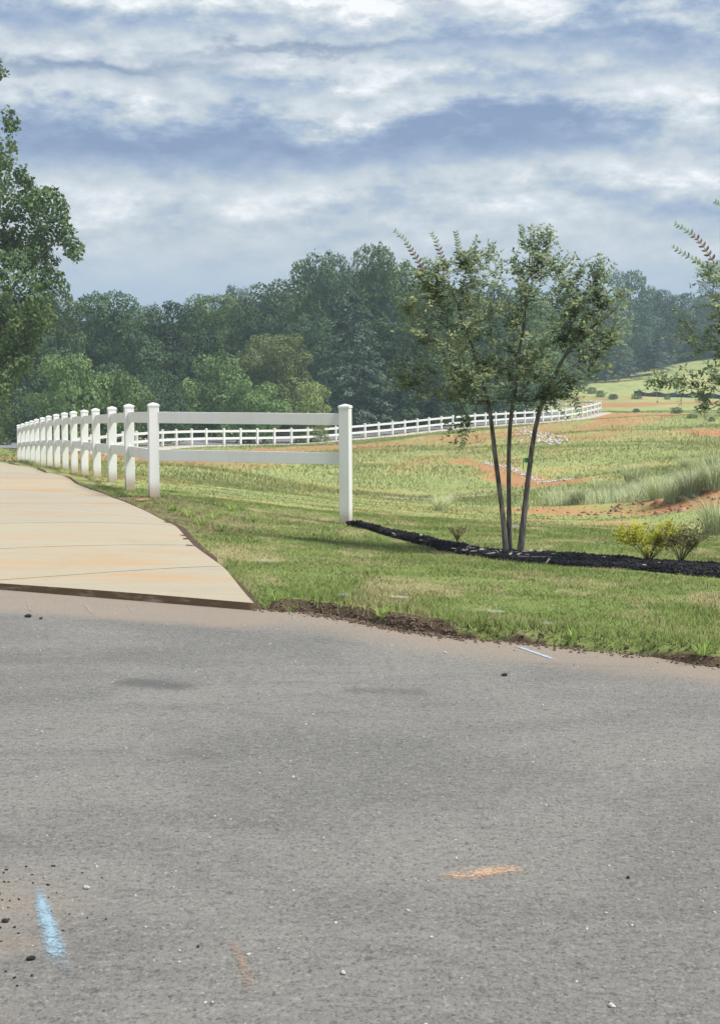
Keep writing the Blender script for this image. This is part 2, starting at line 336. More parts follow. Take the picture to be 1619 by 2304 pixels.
def folcol(lo, hi, tip=None, tf=.15, ns=.9):
    def f(t):
        g = t.new('ShaderNodeNewGeometry'); oi = t.new('ShaderNodeObjectInfo')
        r = g.outputs['Random Per Island']; n = t.noise(g.outputs['Position'], ns, 3, .6)
        c = t.mix(t.math('ADD', t.math('MULTIPLY', r, .55), t.math('MULTIPLY', t.ramp(n, .35, .65), .5)), lo, hi)
        if tip: c = t.mix(t.ramp(t.math('ADD', t.math('MULTIPLY', r, .6), t.math('MULTIPLY', n, .5)), 1-tf-.28, 1-tf), c, tip)
        k = t.ramp(oi.outputs['Random'], 0, 1, .8, 1.45, False)
        cmb = t.new('ShaderNodeCombineXYZ'); [t.l.new(k, cmb.inputs[i]) for i in range(3)]
        return t.vmath('MULTIPLY', c, cmb.outputs[0])
    return f
M['oak'] = leaf_mat('oak_leaves', folcol((.04, .07, .032), (.13, .19, .075)), .28, .2)
M['dark'] = leaf_mat('dark_leaves', folcol((.03, .062, .036), (.10, .155, .07)), .18, .2)
M['mid'] = leaf_mat('mid_leaves', folcol((.048, .09, .034), (.17, .235, .085)), .25, .2)
M['light'] = leaf_mat('light_leaves', folcol((.06, .11, .04), (.185, .26, .10)), .28, .2)
M['yellow'] = leaf_mat('yellow_leaves', folcol((.075, .11, .04), (.245, .285, .11)), .28, .2)
M['cedar'] = leaf_mat('cedar_needles', folcol((.045, .08, .058), (.16, .215, .15)), .1, .2)
M['crape'] = leaf_mat('crape_leaves', folcol((.17, .255, .17), (.41, .53, .36), (.58, .54, .22), .07, 2.5), .5, .6, .55)
M['redleaf'] = leaf_mat('young_red_leaves', folcol((.10, .10, .045), (.25, .14, .11)), .35, .1, .45)
M['shrubleaf'] = leaf_mat('shrub_leaves', folcol((.45, .46, .07), (.80, .78, .14)), .5, .6, .6)
M['dryleaf'] = leaf_mat('dry_shrub_leaves', folcol((.24, .24, .11), (.50, .46, .22)), .3, .3, .6)
M['weed'] = leaf_mat('weed_blades', folcol((.17, .27, .06), (.36, .46, .13)), .3, .4, .6)
M['reed'] = leaf_mat('reed_blades', folcol((.30, .35, .21), (.60, .63, .40)), .3, .5, .7)
def simple(name, lo, hi, sc, rough=.8, bump=.4, bd=.01, spec=.3, obj=False, stretch=(1, 1, 1)):
    m, t, out = mat(name); p = t.new('ShaderNodeTexCoord').outputs['Object'] if obj else t.pos()
    n = t.noise(t.scalev(p, stretch), sc, 5, .62); principled(t, out, t.mix(t.ramp(n, .3, .7), lo, hi), rough, n, bump, bd, spec); M[name] = m; return m
simple('bark', (.035, .03, .027), (.15, .13, .105), 30, .9, stretch=(1, 1, .18))
simple('crape_bark', (.045, .038, .034), (.22, .20, .175), 42, .8, .3, .004, stretch=(1, 1, .14))
simple('twig', (.09, .05, .035), (.22, .13, .09), 60)
simple('mulch', (.008, .008, .010), (.045, .042, .042), 28, .85, .8, .03, .3)
simple('chip_dark', (.006, .006, .008), (.038, .037, .042), 9, .8, spec=.2)
simple('chip_pale', (.30, .26, .22), (.55, .5, .44), 20)
simple('rock', (.42, .38, .34), (.72, .67, .62), 8)
simple('asphalt_stone', (.30, .29, .28), (.70, .69, .66), 60)
simple('dark_stone', (.015, .014, .013), (.05, .045, .04), 60)
simple('clod', (.07, .05, .036), (.27, .19, .135), 25, .95)
simple('redclod', (.22, .12, .075), (.50, .30, .19), 6, .95)
simple('silt_fabric', (.012, .013, .016), (.03, .031, .036), 5)
simple('wood', (.18, .12, .08), (.36, .26, .18), 20)
simple('kerb', (.42, .38, .32), (.58, .53, .45), 2.5)
simple('ribbon', (.02, .42, .17), (.03, .5, .2), 5)
simple('board', (.50, .44, .38), (.62, .56, .5), 12)
simple('hose', (.10, .095, .09), (.2, .19, .18), 20, .5)
# white vinyl
m, t, out = mat('vinyl'); p = t.pos(); n = t.noise(t.scalev(p, (1, 1, .3)), 3, 5, .6); n2_ = t.noise(p, 60, 3, .6)
col = t.mix(t.ramp(n, .45, .8, 0, .5), (.80, .80, .79), (.66, .645, .61))
base_h = t.attr('lowdirt'); col = t.mix(t.math('MULTIPLY', t.ramp(t.math('ADD', base_h, t.math('MULTIPLY', t.math('SUBTRACT', n2_, .5), .5)), .25, 1.0), .85), col, (.40, .29, .21))
principled(t, out, col, .42, t.noise(t.scalev(p, (1, 1, .2)), 90, 3, .6), .05, .002, .45); M['vinyl'] = m
# concrete
m, t, out = mat('concrete'); p = t.pos(); a = t.noise(t.scalev(p, (.55, 1.3, 1)), .8, 5, .6, 1.2); b = t.noise(t.scalev(p, (.5, 3.0, 1)), 2.2, 5, .65, .4); c = t.noise(p, 160, 3, .6)
col = t.mix(b, (.35, .315, .24), (.475, .43, .335)); col = t.mix(t.ramp(a, .50, .68, 0, .8), col, (.50, .30, .145))
col = t.mix(t.ramp(t.noise(t.vmath('ADD', p, (5, 9, 0)), .9, 4, .6, .5), .55, .72, 0, .5), col, (.31, .285, .24))
col = t.mix(t.math('MULTIPLY', t.math('SUBTRACT', c, .35), .35), col, (.3, .27, .22))
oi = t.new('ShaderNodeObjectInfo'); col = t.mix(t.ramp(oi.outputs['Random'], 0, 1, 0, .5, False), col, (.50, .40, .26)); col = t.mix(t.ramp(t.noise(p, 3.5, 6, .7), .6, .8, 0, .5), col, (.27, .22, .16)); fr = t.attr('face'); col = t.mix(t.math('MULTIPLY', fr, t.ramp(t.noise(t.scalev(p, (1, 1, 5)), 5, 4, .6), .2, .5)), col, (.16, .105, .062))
principled(t, out, col, .85, c, .25, .003, .3); M['concrete'] = m
# asphalt
m, t, out = mat('asphalt'); p = t.pos(); gp = t.scalev(p, (1, .72, 1))
v1_ = t.new('ShaderNodeSeparateColor'); t.l.new(t.voro(gp, 150), v1_.inputs[0]); v2_ = t.new('ShaderNodeSeparateColor'); t.l.new(t.voro(gp, 110), v2_.inputs[0])
big = t.noise(t.scalev(p, (.7, 1.1, 1)), .8, 6, .66, .8); mid_ = t.noise(t.scalev(p, (.5, 1.6, 1)), 3.6, 7, .72); fine = t.noise(t.scalev(p, (1, .6, 1)), 70, 5, .8)
col = t.mix(t.ramp(big, .34, .66), (.182, .175, .160), (.278, .263, .232))
col = t.mix(t.ramp(mid_, .52, .72, 0, .55), col, (.105, .102, .098))
col = t.mix(t.ramp(fine, .35, .75, 0, .55), col, (.30, .29, .272))
col = t.mix(t.ramp(fine, .50, .30, 0, .85), col, (.085, .082, .078))
col = t.mix(t.ramp(v1_.outputs[0], .80, .97, 0, .30), col, (.40, .39, .37))
col = t.mix(t.ramp(v1_.outputs[1], .84, .97, 0, .42), col, (.07, .067, .062))
col = t.mix(t.ramp(v2_.outputs[0], .955, .99, 0, .4), col, (.46, .43, .40))
col = t.mix(t.ramp(v2_.outputs[1], .96, .99, 0, .55), col, (.05, .047, .045))
grit = t.noise(t.scalev(p, (.8, 1.2, 1)), 26, 5, .78); col = t.mix(t.ramp(grit, .53, .66, 0, .75), col, (.105, .10, .094)); col = t.mix(t.ramp(grit, .46, .32, 0, .7), col, (.36, .345, .315))
scuff = t.attr('scuff'); col = t.mix(t.math('MULTIPLY', t.ramp(t.math('ADD', scuff, t.math('MULTIPLY', t.math('SUBTRACT', fine, .5), 1.6)), .35, 1.0), .6), col, (.075, .073, .072))
dust = t.attr('dust'); dd = t.ramp(t.math('ADD', dust, t.math('MULTIPLY', t.math('SUBTRACT', mid_, .5), .9)), .3, .95)
col = t.mix(t.math('MULTIPLY', dd, .85), col, t.mix(fine, (.29, .23, .175), (.42, .345, .275)))
hh = t.math('ADD', t.math('MULTIPLY', t.math('ADD', fine, grit), .7), t.math('MULTIPLY', v1_.outputs[0], .25))
principled(t, out, col, .82, hh, 1.0, .009, .3); M['asphalt'] = m
m, t, out = mat('far_asphalt'); p = t.pos(); principled(t, out, t.mix(t.noise(p, 1.2, 4, .6), (.20, .20, .205), (.30, .30, .30)), .75); M['far_asphalt'] = m
def paint_mat(name, col, dens=.5):
    m, t, out = mat(name); p = t.pos(); f = t.noise(p, 110, 3, .7); g = t.noise(p, 16, 3, .6); e = t.attr('core')
    b = t.new('ShaderNodeBsdfPrincipled'); b.inputs['Base Color'].default_value = (*col, 1); b.inputs['Roughness'].default_value = .8
    tr = t.new('ShaderNodeBsdfTransparent'); x = t.new('ShaderNodeMixShader')
    a = t.ramp(t.math('ADD', t.math('ADD', e, t.math('MULTIPLY', t.math('SUBTRACT', f, .5), 2.2)), t.math('MULTIPLY', t.math('SUBTRACT', g, .5), .9)), .62-dens, 1.45-dens*.6)
    t.l.new(t.math('MULTIPLY', a, .88), x.inputs[0]); t.l.new(tr.outputs[0], x.inputs[1]); t.l.new(b.outputs[0], x.inputs[2]); t.l.new(x.outputs[0], out.inputs[0]); M[name] = m
paint_mat('paint_blue', (.33, .49, .59), .38); paint_mat('paint_paleblue', (.50, .62, .80), .62); paint_mat('paint_orange', (.60, .40, .26), .22); paint_mat('paint_rust', (.36, .26, .20), .06)
paint_mat('paint_white', (.46, .52, .42), -.02); paint_mat('paint_red', (.75, .22, .15), .5); paint_mat('scrape', (.42, .37, .33), .25)
# ------------------------------------------------------------------ ground sheet
ys = [-150.]
while ys[-1] < 3: ys.append(ys[-1]+max(1.0, -ys[-1]*.15))
while ys[-1] < 900:
    y = ys[-1]; ys.append(y+(.5 if y < 7.5 else .055 if y < 12 else .09 if y < 22 else .011*(y-22)+.12 if y < 330 else 25))
ys = np.array(ys); us = np.r_[-np.geomspace(60, 1.0, 50)[:-1], np.linspace(-1, 1, 241), np.geomspace(1.0, 60, 50)[1:]]
hw = 1.0+.265*np.maximum(ys, 6)
X = us[None, :]*hw[:, None]; X = np.clip(X, -700+0*X, 700); Y = np.repeat(ys[:, None], len(us), 1)
X = np.sign(X)*np.minimum(np.abs(X), 700-np.linspace(0, 1, len(us))[None, :]*0)
nx = len(us); ny = len(ys)
# keep rows monotonic where clipped
for r in range(ny):
    row = X[r]; over = np.abs(row) >= 700
    if over.any():
        k = np.where(~over)[0]; a, b2 = k[0], k[-1]
        row[:a] = np.linspace(-700-.01*a, row[a]-.01, a, endpoint=False) if a else row[:a]
        if b2 < nx-1: row[b2+1:] = np.linspace(row[b2]+.01, 700+.01*(nx-b2), nx-1-b2)
Z = ground_z(X.ravel(), Y.ravel())
idx = np.arange(nx*ny).reshape(ny, nx)
Fq = np.stack([idx[:-1, :-1], idx[:-1, 1:], idx[1:, 1:], idx[1:, :-1]], -1).reshape(-1, 4)
dz_, pz_, mz_, sz_, bz_ = zones(X.ravel(), Y.ravel())
gm = npmesh('ground', np.c_[X.ravel(), Y.ravel(), Z], Fq, True, dict(dirt=dz_, pale=pz_, mown=mz_, soil=sz_, bare=bz_))
tag(link('ground', gm, m=M['ground']), 'rolling grassy ground with patches of red soil', kind='structure')
# ------------------------------------------------------------------ road
rx = np.unique(np.r_[np.linspace(-60, -6, 30), np.linspace(-6, 6, 260), np.linspace(6, 60, 30)]); q = np.linspace(0, 1, 150)**1.4
RXg, Q = np.meshgrid(rx, q); RYg = edge(RXg)+.10-(Q*17)
de = edge(RXg)-RYg
dust = np.clip(1-de/.95, 0, 1)**.6
dust = np.maximum(dust, strip(RXg.ravel(), RYg.ravel(), (-1.15, 3.7), (-1.12, 4.7), .36, .9).reshape(RXg.shape)*.6)
dust = np.maximum(dust, strip(RXg.ravel(), RYg.ravel(), R0(0, 1355), R0(560, 1395), .42, .7).reshape(RXg.shape)*.85)
scuff = np.zeros(RXg.size)
for (a, b), h, s in [(((0, 1490), (240, 1480)), .16, .55), (((300, 1535), (400, 1545)), .13, .9), (((800, 1553), (930, 1556)), .11, .8), (((200, 1475), (330, 1470)), .1, .5), (((400, 1690), (470, 1700)), .1, .6), (((1500, 1600), (1619, 1605)), .05, .5), (((860, 1800), (990, 1790)), .08, .55), (((220, 1790), (360, 1785)), .08, .5), (((380, 1690), (560, 1640)), .06, .4), (((1000, 1960), (1200, 1940)), .03, .0)]:
    scuff = np.maximum(scuff, s*strip(RXg.ravel(), RYg.ravel(), R0(*a), R0(*b), h, .8))
n_, k_ = RXg.shape; idx = np.arange(n_*k_).reshape(n_, k_)
Fq = np.stack([idx[:-1, :-1], idx[1:, :-1], idx[1:, 1:], idx[:-1, 1:]], -1).reshape(-1, 4)
zz = (fbm(RXg*.5, RYg*.5, 8, 2)-.5)*.0
rm = npmesh('road', np.c_[RXg.ravel(), RYg.ravel(), zz.ravel()], Fq, True, dict(dust=dust.ravel(), scuff=scuff))
tag(link('road', rm, m=M['asphalt']), 'worn grey asphalt road with dusty edge', kind='structure')
# ------------------------------------------------------------------ concrete path, slab by slab
path = empty('concrete_path', (0, 0, 0)); tag(path, 'pale stained concrete path running away to the left', kind='structure')
def slab(y0f, y1f):   # front and back limits given as functions of x
    n = 26; rows = 7; V = []; 
    for r in range(rows):
        s = r/(rows-1)
        # right end: meeting of row and path edge, found by iteration
        xr = -2.
        for _ in range(40): yy = y0f(xr)*(1-s)+y1f(xr)*s; xr = .5*xr+.5*float(path_right(yy))
        for c in range(n):
            x = xr-7.5*(1-c/(n-1))**1.6; V.append((x, y0f(x)*(1-s)+y1f(x)*s))
    V = np.array(V); z = tps(V[:, 0], V[:, 1])+.012; z -= .036*(1-sstep(V[:, 1]-edge(V[:, 0]), 0, 1.8))
    top = np.c_[V, z]; bot = np.c_[V, z-.16]; idx = np.arange(rows*n).reshape(rows, n); N = rows*n
    Fs = [np.stack([idx[:-1, :-1], idx[:-1, 1:], idx[1:, 1:], idx[1:, :-1]], -1).reshape(-1, 4)]
    ring = np.r_[idx[0, :], idx[1:, -1], idx[-1, -2::-1], idx[-2:0:-1, 0]]
    rb = ring+N; nr = np.roll(ring, -1); nb = np.roll(rb, -1)
    # separate side vertices so the edge stays crisp
    Vt = np.vstack([top, top, bot]); Fs.append(np.stack([rb+N, nb+N, nr+N, ring+N], -1))
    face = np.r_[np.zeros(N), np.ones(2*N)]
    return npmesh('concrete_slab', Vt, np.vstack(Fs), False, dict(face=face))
def jl(c): return lambda x: c+.30*(x+1.5)
fr0 = lambda x: float(edge(x))+.02
cuts = [12.25, 13.9, 15.9, 18.6, 21.6, 24.8, 28, 31.2, 34.4, 37.6, 40.8, 44, 47.2, 50.4, 53.6, 57]
GAP = .018
fr = [fr0]+[jl(c+GAP/2) for c in cuts[:-1]]; bk = [jl(c-GAP/2) for c in cuts]
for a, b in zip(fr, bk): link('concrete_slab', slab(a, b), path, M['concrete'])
# ------------------------------------------------------------------ far road, pavement and kerbs
def ribbon(P, d0, d1, z_off, thick=0, n=None, along=None):
    P = np.array([p[:2] for p in P]); a = offset_line(P, d0); b = offset_line(P, d1); K = 5
    V = np.vstack([a*(1-k/(K-1))+b*(k/(K-1)) for k in range(K)]); n = len(P)
    z = tps(V[:, 0], V[:, 1])+z_off; idx = np.arange(K*n).reshape(K, n)
    Fq = np.stack([idx[:-1, :-1], idx[1:, :-1], idx[1:, 1:], idx[:-1, 1:]], -1).reshape(-1, 4); V = np.c_[V, z]
    if thick:
        N = len(V); lo = V.copy(); lo[:, 2] -= thick; V = np.vstack([V, lo]); q = []
        for r in (0, K-1): q.append(np.stack([idx[r, :-1], idx[r, 1:], idx[r, 1:]+N, idx[r, :-1]+N], -1))
        Fq = np.vstack([Fq]+q)
    return npmesh('ribbon', V, Fq, True)
me = ribbon(FRD, -3.55, 3.55, .02); tag(link('far_road', me, m=M['far_asphalt']), 'grey road curving behind the far white fence', kind='structure')
FS = smooth_line([p for p in FPTS], 120)
me = ribbon(FS, -.95, .35, .06, .3); tag(link('pavement', me, m=M['kerb']), 'pale concrete strip at the foot of the far fence', kind='structure')
me = ribbon(FRD, 3.5, 3.75, .14, .2); tag(link('far_kerb', me, m=M['kerb']), 'pale kerb beyond the far road', kind='structure')
# ------------------------------------------------------------------ boxes and tubes
def box_mesh(sx, sy, sz, bev=.004, z0=0, name='box'):
    import bmesh
    bm = bmesh.new(); bmesh.ops.create_cube(bm, size=1)
    for v in bm.verts: v.co = (v.co.x*sx, v.co.y*sy, (v.co.z+.5)*sz+z0)
    if bev: bmesh.ops.bevel(bm, geom=bm.edges[:], offset=bev, segments=2, profile=.6, affect='EDGES')
    me = bpy.data.meshes.new(name); bm.to_mesh(me); bm.free(); return me
def cap_mesh(w):
    import bmesh
    bm = bmesh.new(); prof = [(w/2+.006, 0), (w/2+.006, .022), (w/2-.004, .028), (w/2-.012, .033), (.004, .049)]
    rings = [[bm.verts.new((sx*r, sy*r, z)) for sx, sy in ((-1, -1), (1, -1), (1, 1), (-1, 1))] for r, z in prof]
    for a, b in zip(rings, rings[1:]):
        for i in range(4): bm.faces.new((a[i], a[(i+1) % 4], b[(i+1) % 4], b[i]))
    bm.faces.new(rings[-1]); bm.faces.new(rings[0][::-1])
    me = bpy.data.meshes.new('post_cap'); bm.to_mesh(me); bm.free(); return me
def add_low(me, h, inv=False):
    at = me.attributes.new('lowdirt', 'FLOAT', 'POINT'); at.data.foreach_set('value', [max(0, 1-max(v.co.z, 0)/h) for v in me.vertices])
def build_fence(root, pts, H, rails, wpost=.127, caps=True, rail_h=.14, low=True, gap_corner=None):
    """posts at pts (world ground points); rails at given heights below the post top"""
    n = len(pts); P = [Vector(p) for p in pts]; R = Vector(root.location)
    for i, p in enumerate(P):
        h = H if not isinstance(H, list) else H[i]
        if i == 0: d = P[1]-P[0]
        elif i == n-1: d = P[-1]-P[-2]
        else: d = (P[i+1]-P[i-1])
        if gap_corner is not None and i == gap_corner[0]: d = gap_corner[1]
        a = math.atan2(d.y, d.x)
        # main shaft split into levels so soiling near the foot can shade in
        import bmesh
        bm = bmesh.new(); w2 = wpost/2; c = .006
        ring = [(-w2+c, -w2), (w2-c, -w2), (w2, -w2+c), (w2, w2-c), (w2-c, w2), (-w2+c, w2), (-w2, w2-c), (-w2, -w2+c)]
        lv = [-.25, 0, .04, .1, .2, .35, h]; rs = [[bm.verts.new((x, y, z)) for x, y in ring] for z in lv]
        for A, B in zip(rs, rs[1:]):
            for k in range(8): bm.faces.new((A[k], A[(k+1) % 8], B[(k+1) % 8], B[k]))
        me = bpy.data.meshes.new('post'); bm.to_mesh(me); bm.free(); add_low(me, .3)
        po = link('post', me, root, M['vinyl']); po.location = p-R; po.rotation_euler = (LN.normal(0, .006), LN.normal(0, .006), a+LN.normal(0, .012))
        if caps:
            c_ = link('post_cap', CAP, po); c_.location = (0, 0, h)
    for i in range(n-1):
        hA = H if not isinstance(H, list) else H[i]; hB = H if not isinstance(H, list) else H[i+1]
        for dn in rails:
            A = P[i]+Vector((0, 0, hA-dn)); B = P[i+1]+Vector((0, 0, hB-dn)); d = B-A; L = d.length
            me = box_mesh(L-wpost*.9+.0, .038, rail_h, .004, -rail_h/2, 'rail'); add_low(me, .0001) if False else None
            o = link('rail', me, root, M['vinyl']); o.location = (A+B)/2-R
            o.rotation_euler = d.to_track_quat('X', 'Z').to_euler()
LN = np.random.default_rng(12); CAP = cap_mesh(.127); CAP.materials.append(M['vinyl'])
nf = empty('white_fence', NPTS[0]); tag(nf, 'near white two rail fence receding beside the concrete path from its corner post', 'fence')
pts = [PR]+NPTS
Hs = [PR[0]*0+(W(778, 918, 18.45)[2]-PR[2])]
NP_T = [913, 918, 922, 925, 927.5, 930, 933, 936, 939, 943, 946, 949.5, 953, 956, 959]
for i, (x, tp) in enumerate(zip(NP_X, NP_T)): Hs.append(W(x, tp, 19.2*(1+.114*i))[2]-NPTS[i][2])
# smooth the heights along the run
hs = np.array(Hs[1:]); hs = np.convolve(np.r_[hs[0], hs, hs[-1]], [.25, .5, .25], 'valid'); Hs = [Hs[0]]+list(hs)
build_fence(nf, pts, Hs, [.135, .60], gap_corner=(1, Vector(NPTS[1])-Vector(NPTS[0])))
ff = empty('white_fence', FPTS[0]); tag(ff, 'long distant white fence with two rails curving along the top of the red bank', 'fence')
build_fence(ff, FPTS, FH-.05, [.14, .60], .135, rail_h=.15)
fb = empty('white_fence', BPTS[0]); tag(fb, 'farthest short white fence on the other side of the road behind the crape myrtle', 'fence')
build_fence(fb, BPTS, FH-.05, [.14, .60], .135, rail_h=.15)
# ------------------------------------------------------------------ blades
def blades(name, x, y, h, w, lean, seed, m, attrs=True, carve=True, zoff=0, kind='stuff', label=None, cat=None):
    r = np.random.default_rng(seed); n = len(x); z = ground_z(x, y)+zoff-.005
    a = r.uniform(0, 2*np.pi, n); b = r.uniform(0, 2*np.pi, n); ln = lean*h*np.abs(r.normal(0, 1, n))
    dx = np.cos(a)*w/2; dy = np.sin(a)*w/2
    V = np.empty((n, 3, 3)); V[:, 0] = np.c_[x-dx, y-dy, z]; V[:, 1] = np.c_[x+dx, y+dy, z]
    V[:, 2] = np.c_[x+np.cos(b)*ln, y+np.sin(b)*ln, z+h]
    at = {}
    if attrs:
        q = zones(x, y); at = {k: np.repeat(v, 3) for k, v in zip(('dirt', 'pale', 'mown', 'soil', 'bare'), q)}
    me = npmesh(name, V.reshape(-1, 3), np.arange(3*n).reshape(n, 3), False, at)
    o = link(name, me, m=m); tag(o, label, cat, kind=kind); return o
def candidates(n, y0, y1, power, seed):
    r = np.random.default_rng(seed); u = r.random(n); y = (y0**power+u*(y1**power-y0**power))**(1/power); x = r.uniform(-1, 1, n)*(1.0+.262*y); return x, y, r
# mown lawn
x, y, r = candidates(820000, 7.2, 30, .4, 11)
dirt, pale, mown, soil, bare = zones(x, y)
thin = fbm(x*1.1, y*.7, 21, 4)
keep = (y > edge(x)+.05+.12*vnoise(x*5, y*5, 3)) & ~in_path(x, y, -.05) & (~in_mulch(x, y)) & (mown > .5) & (r.random(len(x)) > soil*1.0) & (r.random(len(x)) > .55*bare) & (r.random(len(x)) < .55+.6*thin)
x, y = x[keep], y[keep]; k = len(x)
h = (.012+.024*r.random(k))*(.35+1.4*fbm(x*2.6, y*1.9, 31, 4)**1.3); shag = 1-sstep(y-edge(x), .1, .9); h *= 1+1.1*shag
blades('lawn_grass', x, y, h, .0035+.0003*y, .75, 1, M['turf'], label='short patchy mown lawn turf', cat='grass')
# meadow
x, y, r = candidates(620000, 14, 150, .5, 12)
dirt, pale, mown, soil, bare = zones(x, y)
keep = ~in_path(x, y, -.3) & (mown < .5) & (r.random(len(x)) > .93*np.clip(dirt*1.25, 0, 1)) & (r.random(len(x)) > .7*pale) & (segdist(x, y, FRD) > 4.2) & (segdist(x, y, FPTS) > 1.1)
x, y = x[keep], y[keep]; k = len(x)
h = (.05+.16*r.random(k)**1.5)*(.35+1.3*fbm(x*.35, y*.25, 41, 4)); h *= np.clip((y-20)/25, .3, 1.0)*.62; x0 = x
blades('meadow_grass', x, y, h, .004+.00042*y, .55, 2, M['turf'], label='rough yellow green meadow grass on the bank', cat='grass')
# ------------------------------------------------------------------ clumps of blades as things
def clump_mesh(n, R, H, wd, seed, segs=3, droop=.5):
    r = np.random.default_rng(seed); V = []; Fc = []
    for i in range(n):
        a = r.uniform(0, 6.283); rr = R*.35*r.random()**.5; bx, by = rr*np.cos(a), rr*np.sin(a); d = a+r.normal(0, .5); L = H*(.5+.5*r.random()); out_ = R*(.2+.8*r.random())
        px, py = -math.sin(d)*wd/2, math.cos(d)*wd/2; b0 = len(V)
        for s in range(segs+1):
            u = s/segs; z = L*(u-droop*.35*u*u*u); k = out_*u**1.7; ww = 1-u*.85
            V += [(bx+math.cos(d)*k-px*ww, by+math.sin(d)*k-py*ww, z), (bx+math.cos(d)*k+px*ww, by+math.sin(d)*k+py*ww, z)]
        for s in range(segs): q = b0+2*s; Fc.append((q, q+1, q+3, q+2))
    return npmesh('clump', V, Fc)
weeds = [((395, 1150), .16, 'bright green weed tuft just right of the corner post foot'), ((428, 1163), .15, 'green weed tuft second from the corner post'), ((455, 1182), .17, 'weed tuft in the bare turf between corner post and path bend'),
         ((500, 1196), .15, 'largest weed tuft in the thin turf below the near rails'), ((522, 1150), .12, 'small weed tuft midway under the near rails'), ((575, 1172), .13, 'weed tuft right of centre under the near rails'),
         ((480, 1168), .13, 'low weed tuft among bare soil under the left end of the near rails'), ((610, 1160), .1, 'faint weed tuft towards the end post of the near fence'), ((1580, 1478), .12, 'single upright weed at the road edge, far right'),
         ((1010, 1398), .12, 'weed sprouting from the crumbling soil edge in the middle'), ((860, 1392), .11, 'small weed on the red soil edge right of the path corner'), ((655, 1378), .08, 'tiny weed at the dark soil edge beside the path corner'),
         ((1075, 1415), .14, 'spreading weed overhanging the road edge left of the pale blue dash'), ((620, 1352), .09, 'low green tuft beside the path corner'), ((1290, 1440), .08, 'small weed in the lawn just above the pale blue dash')]
wm = [clump_mesh(26, .11, .11, .008, s) for s in range(3)]
for i, ((px, py), sc, lb) in enumerate(weeds):
    g = G(px, py); o = link('weed_tuft', wm[i % 3], m=M['weed']); o.location = g; s = sc/.12; o.scale = (s*1.2, s*1.2, s); o.rotation_euler = (0, 0, i*1.7)
    tag(o, lb, 'weed', 'weeds growing in the lawn edge')
rm_ = [clump_mesh(280, .6, .95, .014, 30+s, 4, .7) for s in range(4)]
reeds = [(1425, 1088, .72, 'round dark green grass clump standing alone on the slope'), (1385, 1118, .45, 'low grass clump left of the red scarp'), (1540, 1052, .5, 'grass clump high on the slope left of the right edge'), (1600, 1050, .6, 'topmost tall grass clump by the right edge'),
         (1555, 1118, .75, 'dense grey green clump overhanging the red scarp'), (1480, 1122, .62, 'grass clump above the middle of the red scarp'), (1610, 1100, .8, 'tall grass clump above the right end of the red scarp'), (1300, 1135, .5, 'grass clump at the left end of the red scarp'),
         (1512, 1130, .6, 'grass clump wedged between two taller ones over the scarp'), (1245, 1135, .38, 'small grass clump right of the crape myrtle trunks'), (1612, 1205, .7, 'dark grass clump at the lawn boundary on the right edge'), (990, 1150, .4, 'wispy upright grass clump left of the crape myrtle trunks'),
         (1345, 1105, .45, 'pale grass clump below the round dark one'), (1180, 1148, .3, 'low clump directly behind the right crape myrtle trunk'), (1000, 1142, .36, 'twin grass clump beside the pale sandy patch'), (1450, 1108, .5, 'grass clump right of and below the round dark one'), (1585, 1085, .55, 'leaning grass clump among the tall ones on the right')]
for i, (px, py, hh_, lb) in enumerate(reeds):
    g = G(px, py); o = link('grass_clump', rm_[i % 4], m=M['reed']); o.location = g; s = hh_*1.05/.95
    o.scale = (s*(1.35 if i == 0 else 1.15), s*1.15, s); o.rotation_euler = (0, 0, i*2.1); tag(o, lb, 'grass clump', 'tall grass clumps on the bank')
# loose taller grass on the mound
r = np.random.default_rng(77); cx = []; cy = []
a, b = np.array(G(1180, 1140)[:2]), np.array(G(1700, 1085)[:2])
tt = r.random(42000); off = r.normal(0, 1.9, 42000)+2.2; nrm = np.array((-(b-a)[1], (b-a)[0]))/np.linalg.norm(b-a)
P2 = a+tt[:, None]*(b-a)+nrm*off[:, None]
keep = fbm(P2[:, 0]*.9, P2[:, 1]*.9, 50, 3)+.25*r.random(42000) > .52; keep &= off > .35; P2 = P2[keep]
hh_ = (.12+.42*r.random(len(P2)))*(.3+fbm(P2[:, 0]*.6, P2[:, 1]*.6, 52, 3))
blades('tall_grass', P2[:, 0], P2[:, 1], hh_, .012+0*hh_, .45, 5, M['reed'], attrs=False, label='thicket of tall seeding grass along the mound', cat='grass')
# ------------------------------------------------------------------ mulch bed
xs = np.linspace(MU_B[0][0]-.05, MU_B[-1][0], 260); K = 16; V = []
for k in range(K):
    s = k/(K-1); yy = mulch_front(xs)*(1-s)+mulch_back(xs)*s + .02*np.sin(xs*7+k)*(.5-abs(s-.5))
    zz = ground_z(xs, yy, False)+.055*np.sin(np.pi*min(max(s, .0), 1))**.6*(fbm(xs*4, yy*4, 61, 3)*.9+.35)-.02*(s in (0., 1.))
    V.append(np.c_[xs, yy, zz])
V = np.vstack(V); idx = np.arange(K*260).reshape(K, 260); Fq = np.stack([idx[:-1, :-1], idx[:-1, 1:], idx[1:, 1:], idx[1:, :-1]], -1).reshape(-1, 4)
MUV = V.reshape(K, 260, 3)
tag(link('mulch_bed', npmesh('mulch_bed', V, Fq, False), m=M['mulch']), 'narrow bed of black mulch between lawn and slope', kind='structure')
